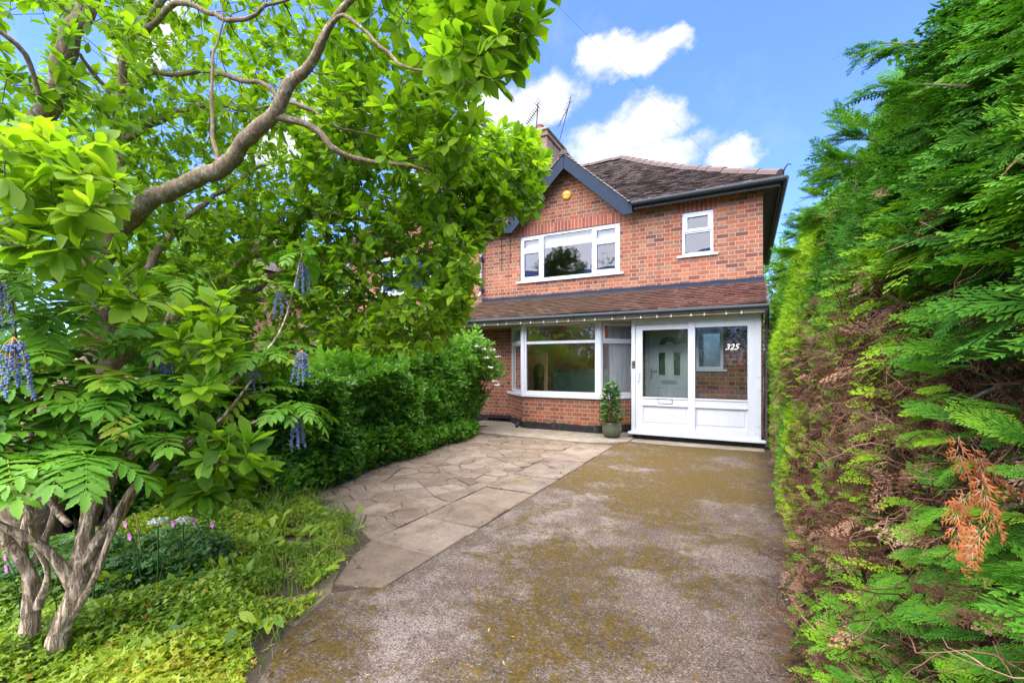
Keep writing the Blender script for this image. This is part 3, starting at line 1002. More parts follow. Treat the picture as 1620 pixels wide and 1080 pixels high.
def tiles(pm, pos, amin, amax, smin, smax, keep, gauge=0.1, width=0.165, th=0.013, seed=1, jit=1.0):
    rr = random.Random(seed)
    ns = int((smax - smin) / gauge) + 1
    for i in range(ns):
        s0 = smin + i * gauge
        a0 = amin - (width / 2 if i % 2 else 0)
        k = 0
        rowj = rr.uniform(-.004, .004) * jit
        while a0 + k * width < amax:
            a1 = a0 + k * width; a2 = a1 + width - 0.004; k += 1
            ca, cs = (a1 + a2) / 2, s0 + gauge / 2
            if not keep(ca, cs): continue
            l0 = th * 1.9 + rr.uniform(-.003, .005) * jit; l1 = 0.004
            sl = s0 + rowj + rr.uniform(-.006, .004) * jit; su = s0 + gauge * 1.12
            tw = rr.uniform(-.004, .004) * jit
            q = []
            for ss, ll in ((sl, l0), (su, l1)):
                for aa, sg in ((a1, -1), (a2, 1)):
                    P, n = pos(min(max(aa, amin), amax), ss)
                    q.append((P + n * (ll + tw * sg), P + n * (ll + tw * sg - th)))
            pm.cur = min(1, max(0, rr.gauss(.5, .27)))
            # top face, front face, two sides
            pm.add([q[0][0], q[1][0], q[3][0], q[2][0], q[0][1], q[1][1], q[3][1], q[2][1]], [[0, 1, 2, 3], [4, 5, 1, 0], [5, 6, 2, 1], [7, 4, 0, 3]])
    pm.cur = 0.5


SL = 0.7036
EY = WY - 0.33           # eaves line
RIDGE_D = 3.84


def roof_z(dd):
    return EAVE + SL * dd - 0.09 * math.sin(math.pi * min(max(dd / RIDGE_D, 0), 1))


def front_pos(x, s):
    dd = s / math.sqrt(1 + SL * SL)
    return Vector((x, EY + dd, roof_z(dd))), Vector((0, -SL, 1)).normalized()


GX, GZ, GS = -3.64, 6.20, 0.915


def valley_y(x):
    return EY + (GZ - GS * abs(x - GX) - EAVE) / SL


def sg_(a, b):
    return 1 if b > a else -1


def build_roof(parent, x0, x1, hip_right, gx, mat, seed):
    """front slope, hip end, back slope and the small gable over the window; returns the roof mesh object"""
    pm = PM(); sg = 1 if hip_right else -1
    xe = x1 if hip_right else x0        # hipped end
    xp = x0 if hip_right else x1        # party wall end
    n = 16
    ds = [RIDGE_D * i / n for i in range(n + 1)]
    pm.cur = 0.15
    for i in range(n):
        d0, d1 = ds[i], ds[i + 1]
        zm = (roof_z(d0) + roof_z(d1)) / 2; hw = (GZ - zm) / GS - .03
        cut = [(xp, None)] if hw <= 0 else [(xp, gx - sg_(xp, gx) * hw), (gx + sg_(xp, gx) * hw, None)]
        for ca, cb in cut:
            b0, b1 = (xe - sg * d0, xe - sg * d1) if cb is None else (cb, cb)
            pm.poly((ca, EY + d0, roof_z(d0) - .012), (b0, EY + d0, roof_z(d0) - .012), (b1, EY + d1, roof_z(d1) - .012), (ca, EY + d1, roof_z(d1) - .012))
        yb = EY + 2 * RIDGE_D
        pm.poly((xp, yb - d0, roof_z(d0)), (xe - sg * d0, yb - d0, roof_z(d0)), (xe - sg * d1, yb - d1, roof_z(d1)), (xp, yb - d1, roof_z(d1)))
        pm.poly((xe - sg * d0, EY + d0, roof_z(d0)), (xe - sg * d0, yb - d0, roof_z(d0)), (xe - sg * d1, yb - d1, roof_z(d1)), (xe - sg * d1, EY + d1, roof_z(d1)))
    Ls = RIDGE_D * math.sqrt(1 + SL * SL)
    keep = lambda a_, s_: (sg * (xe - a_) > s_ / math.sqrt(1 + SL * SL) + 0.02) and s_ < Ls and not (abs(a_ - gx) < 1.46 and EY + s_ / math.sqrt(1 + SL * SL) < EY + (GZ - GS * abs(a_ - gx) - EAVE) / SL - 0.02)
    tiles(pm, front_pos, min(xe, xp), max(xe, xp), -0.05, Ls, keep, seed=seed)
    # gable slopes
    k = math.sqrt(1 + GS * GS)
    for sd in (1, -1):
        yv0 = EY + (GZ - EAVE) / SL
        pm.cur = .15
        pm.add([(gx, 9.37, GZ - .015), (gx, yv0, GZ - .015), (gx + sd * 1.47, EY + 0.01, GZ - GS * 1.47 - .015), (gx + sd * 1.47, 9.37, GZ - GS * 1.47 - .015)], [[0, 1, 2, 3]])

        def gp(a_, s_, sd=sd):
            xx = 1.5 - s_ / k
            return Vector((gx + sd * xx, a_, GZ - GS * xx)), Vector((sd * GS, 0, 1)).normalized()
        tiles(pm, gp, 9.34, 11.3, 0, 1.5 * k, lambda a_, s_: a_ < EY + (GZ - GS * (1.5 - s_ / k) - EAVE) / SL + .05, seed=seed + sd)
    return pm.build('roof', mat, parent)


def ridge_run(pm, p0, p1, r=0.09, L=0.33, seed=0):
    p0, p1 = Vector(p0), Vector(p1); rr = random.Random(seed)
    n = max(1, int((p1 - p0).length / L)); t = (p1 - p0).normalized()
    side = t.cross(Vector((0, 0, 1))).normalized(); up = side.cross(t)
    for i in range(n):
        a_, b_ = p0 + (p1 - p0) * (i / n), p0 + (p1 - p0) * ((i + .97) / n)
        z = rr.uniform(-.006, .008)
        prof = [(-1.15, -.55), (-.85, .25), (-.35, .62), (.35, .62), (.85, .25), (1.15, -.55)]
        A = [a_ + side * (x * r) + up * (y_ * r + z + .01) for x, y_ in prof]; B = [b_ + side * (x * r) + up * (y_ * r + z - .002) for x, y_ in prof]
        m_ = len(prof)
        pm.add(A + B, [[j, j + 1, m_ + j + 1, m_ + j] for j in range(m_ - 1)] + [list(range(m_)), list(range(m_, 2 * m_))])


def main_house():
    H = thing('brick_house', 'red brick semi-detached house with slate blue gable boards, bay window and white glazed porch', 'house', (-2.8, WY, 0))
    W1 = (-4.90, -2.45, 3.47, 4.57); W2 = (-1.17, -0.58, 3.68, 4.56)
    DOOR = (-1.91, -0.93, 0.15, 2.20); PW = (-0.90, -0.40, 1.36, 2.26); BAY = (-5.02, -2.06, 0.60, 2.36)
    pm = PM()
    wall_holes(pm, FRONT, HX0, HX1, -0.05, EAVE, [W1, W2, DOOR, PW, BAY], 0.12)
    zt = GZ - 0.06
    pm.poly((GX - 1.38, WY, EAVE), (GX + 1.38, WY, EAVE), (GX, WY, zt))
    pm.poly((HX1, WY, -.05), (HX1, WY + 7.0, -.05), (HX1, WY + 7.0, EAVE), (HX1, WY, EAVE))
    pm.poly((HX0, WY + 7.0, -.05), (HX0, WY + 7.0, EAVE), (HX1, WY + 7.0, EAVE), (HX1, WY + 7.0, -.05))
    pm.build('wall', M_brick, H, recalc=False)
    # soldier courses above the upper windows
    for (a, b, c, d_) in (W1, W2):
        p = PM(); p.box(a - 0.08, b + 0.08, -0.02, 0.004, d_ + .001, d_ + 0.232, FRONT)
        p.build('lintel', M_soldier, H)
    # upper windows
    a, b, c, d_ = W1
    m1, m2 = -4.32, -3.06
    fw = .055
    make_window(H, FRONT, a, b, c, d_, [m1, m2],
                [(a + fw, m1 - .032, 4.235, d_ - fw, True), (a + fw, m1 - .032, c + fw, 4.195, True),
                 (m1 + .032, m2 - .032, c + fw, d_ - fw, False),
                 (m2 + .032, b - fw, 4.235, d_ - fw, True), (m2 + .032, b - fw, c + fw, 4.195, True)], M_glass_up)
    a, b, c, d_ = W2
    make_window(H, FRONT, a, b, c, d_, [], [(a + fw, b - fw, 4.17, d_ - fw, True), (a + fw, b - fw, c + fw, 4.13, False)], M_glass_up)
    p = PM(); p.box(-4.86, -2.49, WY + .16, WY + .17, 4.27, 4.62); p.cyl((-4.86, WY + .165, 4.27), (-2.49, WY + .165, 4.27), .012)
    p.build('blind', M_blind, H)
    # inside of the upper floor and of the ground floor
    p = PM()
    room(p, -5.85, -1.95, WY + .13, WY + 3.6, 3.0, 4.80); room(p, -1.6, 0.15, WY + .13, WY + 2.6, 3.0, 4.80)
    room(p, -5.7, -1.99, WY + .13, WY + 3.0, 0.10, 2.50); room(p, -1.95, 0.12, WY + .2, WY + 2.5, 0.10, 2.50)
    p.build('inner_walls', M_interior, H)
    p = PM(); p.box(-5.8, -1.99, WY + .0, WY + 3.7, 0.06, 0.10); p.poly((-5.85, WY + .13, 3.0), (0.15, WY + .13, 3.0), (0.15, WY + 3.6, 3.0), (-5.85, WY + 3.6, 3.0))
    p.build('inner_floor', M_floorin, H)
    # roof with ridge and chimney
    rf = build_roof(H, HX0, HX1 + 0.32, True, GX, M_tile, 11)
    p = PM()
    xe = HX1 + 0.32
    hp = [(xe - d_, EY + d_, roof_z(d_) + .03) for d_ in np.linspace(0.05, RIDGE_D, 7)]
    for i in range(6): ridge_run(p, hp[i], hp[i + 1], seed=i)
    p.build('hip_tiles', M_ridge, rf); p = PM()
    ridge_run(p, (xe - RIDGE_D, EY + RIDGE_D, roof_z(RIDGE_D) + .03), (HX0, EY + RIDGE_D, roof_z(RIDGE_D) + .03), seed=40)
    p.build('ridge_tiles', M_ridge, rf); p = PM()
    ridge_run(p, (GX, 9.33, GZ + .02), (GX, 11.2, GZ + .02), seed=41)
    p.build('ridge_tiles', M_ridge, rf)
    p = PM()
    p.tube([(xe - .02, EY - .02, EAVE + .02), (xe + .02, EY - .05, EAVE + .12), (xe + .06, EY - .08, EAVE + .16), (xe + .10, EY - .1, EAVE + .13)], [.012] * 4, 6)
    p.build('hip_iron', M_black2, rf, smooth=True)
    p = PM()
    cx0, cx1, cy0, cy1 = -6.30, -5.60, 12.94, 14.5
    p.box(cx0, cx1, cy0, cy1, 6.6, 8.72); p.box(cx0 - .05, cx1 + .05, cy0 - .05, cy1 + .05, 8.72, 8.81); p.box(cx0 - .02, cx1 + .02, cy0 - .02, cy1 + .02, 8.81, 8.90)
    ch = p.build('chimney', M_stock, rf, bevel=.008)
    p = PM()
    p.box(cx0 - .07, cx1 + .07, cy0 - .07, cy1 + .07, 8.90, 8.97)
    p.slab([(cx0, cy0, 8.97), (cx1, cy0, 8.97), (cx1, cy1, 8.97), (cx0, cy1, 8.97)], (0, 0, .05))
    p.build('chimney_cap', plain('weathered cement', (0.24, 0.22, 0.18), .9, var=.4, scale=9, bumpk=.6), rf, bevel=.02)
    p = PM()
    M_terra = plain('terracotta', (0.30, 0.115, 0.07), .85, var=.25)
    for yy in (13.18, 13.62, 14.1):
        p = PM(); p.lathe((-5.95, yy, 9.0), [(.15, 0), (.15, .05), (.12, .07), (.11, .18), (.13, .19), (.13, .22), (.09, .22), (.09, .1)], 14)
        p.build('chimney_pot', M_terra, rf, smooth=False)
    # barge boards
    for sd, nm in ((1, 0), (-1, 1)):
        p = PM()
        pts = [(0, GZ + .01), (1.53, GZ - GS * 1.53 + .015), (1.53, 4.62), (1.34, 4.60), (0, GZ - .33)]
        P3 = [(GX + sd * (x + (0.002 if x == 0 else 0)), 9.355, z) for x, z in pts]
        if sd < 0: P3 = P3[::-1]
        p.slab(P3, (0, .04, 0))
        p.build('bargeboard', M_barge, H, bevel=.005)
    p = PM()
    for sd in (1, -1):       # the boarded underside of the gable overhang
        p.slab([(GX, 9.395, GZ - .09), (GX + sd * 1.5, 9.395, GZ - .09 - GS * 1.5), (GX + sd * 1.5, WY + .02, GZ - .09 - GS * 1.5), (GX, WY + .02, GZ - .09)], (0, 0, .03))
    p.build('gable_soffit', M_dkwood, H, bevel=.003); p = PM()
    p.box(GX + 1.55, HX1 + .26, 9.42, WY + .01, 4.80, 4.83)
    p.box(HX1 - .01, HX1 + .27, WY + .012, WY + 7.3, 4.80, 4.83)
    p.box(HX1 + .26, HX1 + .285, 9.42, WY + 7.3, 4.72, 4.86)
    p.box(GX + 1.55, HX1 + .26, 9.39, 9.418, 4.70, 4.86)
    p.build('soffit', M_dkwood, H, bevel=.003); p = PM()
    p.box(HX0, GX - 1.55, 9.39, 9.418, 4.70, 4.86); p.box(HX0, GX - 1.55, 9.42, WY + .01, 4.80, 4.83)
    p.build('soffit', M_dkwood, H, bevel=.003)
    # verge mortar between barge board and tiles
    p = PM()
    for sd in (1, -1):
        for i in range(16):
            x0_, x1_ = 1.5 * i / 16, 1.5 * (i + .94) / 16
            p.slab([(GX + sd * x0_, 9.345, GZ + .008 - GS * x0_), (GX + sd * x1_, 9.345, GZ + .008 - GS * x1_), (GX + sd * x1_, 9.345, GZ + .034 - GS * x1_), (GX + sd * x0_, 9.345, GZ + .036 - GS * x0_)], (0, .06, 0))
    p.build('verge', plain('verge mortar', (0.36, 0.29, 0.21), .95, var=.5, scale=20, bumpk=.6), H)
    # gutters
    def gutter(x0, x1, y, z, r=.050, brackets=.9, mat=M_black):
        g_ = PM(); g_.cyl((x0, y, z), (x1, y, z), r, n=14)
        x = x0 + .35
        while x < x1 - .1:
            g_.cyl((x, y, z), (x + .05, y, z), r * 1.13, n=14); x += brackets
        return g_
    gutter(GX + 1.52, HX1 + .36, 9.325, EAVE - .06).build('gutter', M_black, H, smooth=False)
    gutter(HX0, GX - 1.52, 9.325, EAVE - .06).build('gutter', M_black, H)
    g_ = PM(); g_.cyl((HX1 + .345, 9.34, EAVE - .06), (HX1 + .345, WY + 7.4, EAVE - .06), .056, n=12)
    g_.build('gutter', M_black, H)
    # rainwater pipe on the party line
    p = PM()
    p.tube([(HX0, 9.33, 4.76), (HX0, 9.40, 4.66), (HX0, 9.60, 4.52), (HX0, 9.615, 4.42), (HX0, 9.615, 3.32), (HX0, 9.56, 3.22), (HX0, 9.50, 3.17)], [.035] * 7, 10)
    dp = p.build('downpipe', plain('worn grey pipe', (0.30, 0.29, 0.27), .6, var=.4, scale=9), H, smooth=True)
    for z0 in (4.05, 3.28):
        p = PM(); p.cyl((HX0, 9.615, z0), (HX0, 9.615, z0 + .14), .046, n=12); p.box(HX0 - .075, HX0 + .075, 9.645, 9.672, z0 + .04, z0 + .1)
        p.build('collar', M_black2, dp)
    # rainwater hopper cables on the wall
    for q in ([(-5.42, 9.672, 4.7), (-5.415, 9.672, 4.1), (-5.44, 9.672, 3.8)], [(-5.17, 9.672, 4.7), (-5.17, 9.672, 4.3), (-5.17, 9.672, 3.95)]):
        p = PM(); p.tube(q, [.006] * 3, 5); p.build('cable', M_cable, H)
    p = PM(); p.tube([(-0.12, 9.42, 4.86), (-0.05, 9.50, 4.76), (0.0, 9.672, 4.66)], [.010] * 3, 6)
    p.build('wire_bracket', M_black2, H)
    # alarm box
    p = PM()
    n = 20
    p.lathe((0, 0, 0), [(0.0, .06), (.075, .058), (.10, .045), (.112, .02), (.112, 0)], n)
    p.v = [Vector((-3.68 + v.x * .98, WY - v.z, 5.38 + v.y * .95)) for v in p.v]
    al = p.build('alarm_box', M_alarm, H, smooth=True)
    text('alarm_number', '4150', M_cable, al, (-3.68, WY - .0615, 5.35), .075, 0.006)

    # ---- lean-to roof over bay and porch
    PZ0, PZ1, PY0, PY1 = 2.475, 3.03, 8.52, WY
    sl = (PZ1 - PZ0) / (PY1 - PY0); k = math.sqrt(1 + sl * sl)
    XR = 0.33

    def pp(x, s_):
        return Vector((x, PY0 + s_ / k, PZ0 + sl * s_ / k + .012 * math.sin(x * 1.7) * (1 - s_ / 1.4))), Vector((0, -sl, 1)).normalized()
    p = PM()
    p.slab([(HX0 - .0, PY0 + .03, PZ0 - .03), (XR - .02, PY0 + .03, PZ0 - .03), (XR - .02, PY1, PZ1 - .02), (HX0 - .0, PY1, PZ1 - .02)], (0, 0, -.03))
    tiles(p, pp, HX0, XR, 0, (PY1 - PY0) * k - .05, lambda a_, s_: True, gauge=.102, width=.168, th=.021, seed=5, jit=.7)
    pr = p.build('porch_roof', M_ptile, H)
    p = PM()
    xs = np.linspace(HX0, XR - .03, 40)
    for i in range(39):
        j0, j1 = [.006 * math.sin(v * 9.1) for v in (xs[i], xs[i + 1])]
        p.slab([(xs[i], WY - .014, 3.0 + j0), (xs[i + 1], WY - .014, 3.0 + j1), (xs[i + 1], WY - .014, 3.125 + j1), (xs[i], WY - .014, 3.125 + j0)], (0, .012, 0))
        p.slab([(xs[i], WY - .016, 3.02 + j0), (xs[i + 1], WY - .016, 3.02 + j1), (xs[i + 1], WY - .15, 2.99 + j1), (xs[i], WY - .15, 2.99 + j0)], (0, -.003, .012))
    M_lead2 = navy_paint(); M_lead2.name = 'painted lead flashing'
    p.build('lead_flashing', M_lead2, pr)
    gutter(HX0 - .03, XR, 8.47, 2.43, r=.043, brackets=.85).build('porch_gutter', M_black, H)
    p = PM(); p.box(HX0, XR - .05, 8.535, 8.56, 2.33, 2.46)
    p.build('fascia', M_fascia, H, bevel=.003)
    p = PM(); p.box(HX0, XR - .05, 8.562, WY, 2.352, 2.37)
    p.build('soffit', M_fascia, H)
    # ---- bay
    bay = bay_window(H)
    porch(H)
    front_door(H, DOOR)
    a, b, c, d_ = PW
    make_window(H, FRONT, a, b, c, d_, [], [(a + fw, b - fw, c + fw, d_ - fw, False)], M_obscure, d0=-.07, sill_over=.07)
    return H


def text(name, body, mat, parent, loc, size, ext, shear=0.0, bold=0.0, fr=None):
    cu = bpy.data.curves.new(name, 'FONT')
    cu.body = body; cu.size = size; cu.extrude = ext / 2; cu.shear = shear; cu.offset = bold
    cu.align_x = 'CENTER'
    tmp = bpy.data.objects.new(name + '_tmp', cu)
    sc.collection.objects.link(tmp)
    dg = bpy.context.evaluated_depsgraph_get(); dg.update()
    me = bpy.data.meshes.new_from_object(tmp.evaluated_get(dg))
    bpy.data.objects.remove(tmp)
    Mx = Matrix.Translation(loc) @ Matrix.Rotation(R(90), 4, 'X')
    me.transform(Mx); me.materials.clear(); me.name = name
    return link(name, me, mat, parent)


def bay_window(H):
    A, B, C, D = Vector((-5.17, WY, 0)), Vector((-4.43, 8.92, 0)), Vector((-2.69, 8.92, 0)), Vector((-1.98, 9.63, 0))
    # brick base
    p = PM(); rr = random.Random(3)
    for P, Q in ((A, B), (B, C), (C, D)):
        t = (Q - P).normalized(); n = Vector((t.y, -t.x, 0))
        p.slab([P + Vector((0, 0, -.05)), Q + Vector((0, 0, -.05)), Q + Vector((0, 0, .735)), P + Vector((0, 0, .735))], -n * .11)
    # toothed corner bricks
    for q, t in ((B, Vector((-1, 0, 0))), (C, Vector((1, 0, 0)))):
        for i in range(1, 9):
            if i % 2 == 0:
                z0 = .03 + i * .0855 - .02
                x0, x1 = sorted((q.x - t.x * .02, q.x + t.x * (.034 + rr.uniform(-.01, .012))))
                p.box(x0, x1, q.y + .002, q.y + .055, z0, z0 + .068)
    b_ = p.build('bay', M_brick, H, recalc=True)
    # window frames
    f = PM(); pn = PM(); sl = PM(); gk = PM()
    z0, z1 = .81, 2.352
    facets = []
    off = Vector((0, 0.03, 0))
    A2, B2, C2, D2 = A + Vector((.03, -.01, 0)), Vector((-4.44, 8.90, 0)), Vector((-2.68, 8.90, 0)), Vector((-1.985, 9.60, 0))
    for idx, (P, Q) in enumerate(((A2, B2), (B2, C2), (C2, D2))):
        t = (Q - P).normalized(); n = Vector((t.y, -t.x, 0)); L = (Q - P).length
        fr = Fr(P, t, n)
        i0, i1 = 0.03, L - 0.03
        fw = .06
        f.box(i0, i1, -.07, 0, z0, z0 + fw, fr); f.box(i0, i1, -.07, 0, z1 - .05, z1, fr)
        f.box(i0, i0 + fw, -.07, 0, z0 + fw, z1 - .05, fr); f.box(i1 - fw, i1, -.07, 0, z0 + fw, z1 - .05, fr)
        tz = 1.935 if idx == 1 else 1.925
        f.box(i0 + fw, i1 - fw, -.068, -.002, tz - .03, tz + .03, fr)
        if idx != 1:      # top hung opener, standing slightly proud
            a, b, c, d_ = i0 + fw - .012, i1 - fw + .012, tz + .018, z1 - .038
            sw = .05
            f.box(a, b, -.05, .018, c, c + sw, fr); f.box(a, b, -.05, .018, d_ - sw, d_, fr)
            f.box(a, a + sw, -.05, .018, c + sw, d_ - sw, fr); f.box(b - sw, b, -.05, .018, c + sw, d_ - sw, fr)
        for c, d_ in ((z0 + fw, tz - .03), (tz + .03, z1 - .05)):
            pn.poly(fr(i0 + fw - .004, -.045, c - .004), fr(i1 - fw + .004, -.045, c - .004), fr(i1 - fw + .004, -.045, d_ + .004), fr(i0 + fw - .004, -.045, d_ + .004))
            gasket_ring(gk, fr, (i0 + fw - .004, i1 - fw + .004, c - .004, d_ + .004), -.045)
    # corner posts
    for q in (B2, C2):
        f.cyl((q.x, q.y + .03, z0), (q.x, q.y + .03, z1), .062, n=10)
    fo = f.build('bay_window', M_white, H, bevel=.004)
    pn.build('pane', M_glass, fo)
    gk.build('gasket', M_gasket, fo)
    # one mitred sill round the bay
    def off_pts(k):
        return [A + Vector((-.10, -k * .2, 0)), Vector((B.x - k * .42, B.y - k, 0)), Vector((C.x + k * .42, C.y - k, 0)), D + Vector((k * .2 - .02, -k * .9, 0))]
    o_, i_ = off_pts(.055), off_pts(-.06)
    for j in range(3):
        sl.hexa([Vector((q.x, q.y, z)) for z in (.735, .808) for q in (o_[j], o_[j + 1], i_[j], i_[j + 1])])
    sl.build('sill', M_white, fo, bevel=.008)
    # the little rainwater shoe at the left corner of the bay
    p = PM(); p.tube([(-4.60, 8.99, .16), (-4.60, 8.97, .09), (-4.61, 8.92, .045)], [.032, .034, .036], 10)
    p.build('rainwater_shoe', M_black2, H, smooth=True)
    return b_


def porch(H):
    Y = 8.80
    fr = Fr((0, Y, 0), (1, 0, 0), (0, -1, 0))
    # brick footing and side wall
    p = PM()
    p.box(-1.98, .25, Y + .02, WY - .002, -.05, .098)
    p.box(.165, .262, Y + .075, WY - .002, .145, 2.36)
    p.slab([(.20, 8.62, 2.372), (.20, WY - .002, 2.372), (.20, WY - .002, 2.93), (.20, 8.62, 2.45)], (.06, 0, 0))
    p.build('porch_wall', M_brick, H)
    f = PM()
    # outer frame
    f.box(-2.0, -1.925, -.075, 0, .147, 2.348, fr); f.box(.135, .23, -.075, 0, .147, 2.348, fr)
    f.box(-1.925, .135, -.075, 0, 2.235, 2.348, fr); f.box(-1.925, .135, -.075, -.004, .147, .185, fr)
    f.box(-.955, -.835, -.075, .004, .185, 2.235, fr)
    # fixed right-hand panel
    def panel(u0, u1, d0, d1, zt, f, stile):
        a, b = u0 + stile[0], u1 - stile[1]
        f.box(u0, a, d0, d1, .187, zt, fr); f.box(b, u1, d0, d1, .187, zt, fr)
        f.box(a, b, d0, d1, zt - .095, zt, fr); f.box(a, b, d0, d1, .187, .285, fr)
        f.box(a, b, d0, d1, .665, .825, fr)
        f.box(a, b, d1, d1 + .014, .80, .828, fr); f.box(a, b, d1, d1 + .016, .66, .695, fr)       # rail beads
        f.box(a, b, d0 + .014, d1 - .022, .285, .665, fr)                                      # solid lower panel
        for (x0, x1, z0_, z1_) in ((a, b, .285, .302), (a, b, .648, .66), (a, a + .016, .302, .648), (b - .016, b, .302, .648)):
            f.box(x0, x1, d1 - .0215, d1 - .006, z0_, z1_, fr)
        f.box(a + .05, b - .05, d1 - .0215, d1 - .015, .345, .605, fr)
        return a, b, zt - .095
    a, b, t_ = panel(-.835, .135, -.065, -.006, 2.233, f, (.0, .115))
    fo = f.build('porch', M_white, H, bevel=.003)
    pn = PM(); pn.poly(fr(a - .003, -.035, .822), fr(b + .003, -.035, .822), fr(b + .003, -.035, t_ + .003), fr(a - .003, -.035, t_ + .003))
    pn.build('pane', M_glass_p, fo)
    gk = PM(); gasket_ring(gk, fr, (a - .003, b + .003, .822, t_ + .003), -.035); gk.build('gasket', M_gasket, fo)
    text('house_number', '325', M_num, fo, (-0.232, Y + .033, 1.722), .145, .003, shear=.35, bold=.002)
    g = PM()
    a, b, t_ = panel(-1.922, -.957, -.072, -.016, 2.215, g, (.132, .004))
    g.box(-1.925, -.955, -.071, -.03, 2.217, 2.234, fr)
    sd = g.build('porch_door', M_white, H, bevel=.003)
    pn = PM(); pn.poly(fr(a - .003, -.045, .822), fr(b + .003, -.045, .822), fr(b + .003, -.045, t_ + .003), fr(a - .003, -.045, t_ + .003))
    pn.build('pane', M_glass_p, sd)
    gk = PM(); gasket_ring(gk, fr, (a - .003, b + .003, .822, t_ + .003), -.045); gk.build('gasket', M_gasket, sd)
    p = PM(); p.box(-1.497, -1.233, -.0155, -.010, .705, .793, fr); p.build('letter_plate_rim', M_black2, sd)
    p = PM(); p.box(-1.487, -1.243, -.0095, -.002, .715, .783, fr); p.build('letter_plate', M_white, sd, bevel=.002)
    p = PM(); p.box(-1.885, -1.835, -.0155, -.002, 1.08, 1.32, fr); p.box(-1.875, -1.845, -.0015, .035, 1.19, 1.30, fr)
    p.build('handle', M_white, sd, bevel=.005)
    p = PM(); p.cyl(fr(-1.86, -.003, 1.125), fr(-1.86, .003, 1.125), .011, n=10); p.build('keyhole', M_black2, sd)
    p = PM(); p.box(-1.982, -1.93, .001, .022, 1.385, 1.525, fr); p.build('doorbell', M_black2, fo, bevel=.006)
    p = PM(); p.cyl(fr(-1.956, .0225, 1.42), fr(-1.956, .026, 1.42), .016, n=14); p.build('doorbell_button', M_steel, fo)
    p = PM(); p.cyl(fr(-1.956, .0225, 1.49), fr(-1.956, .025, 1.49), .010, n=12); p.build('doorbell_lens', M_steel, fo)
    p = PM(); p.box(-2.055, .305, Y - .09, Y + .16, .10, .146); p.build('porch_sill', M_white, H, bevel=.008)
    p = PM(); p.box(-2.0, -1.93, Y + .077, WY - .04, .147, 2.348); p.build('porch_side_panel', M_white, H)
    p = PM(); p.box(-1.93, .164, Y + .077, WY - .002, .10, .145); p.build('porch_floor', plain('terracotta porch floor', (.2, .1, .07), .6), H)
    # black downpipe at the right corner with its shoe
    p = PM(); p.tube([(.305, 8.47, 2.40), (.31, 8.56, 2.30), (.315, 8.78, 2.2), (.315, 8.80, 2.1), (.315, 8.80, .14), (.315, 8.77, .07), (.315, 8.71, .04)], [.034] * 7, 10)
    p.build('downpipe', M_black2, H, smooth=True)


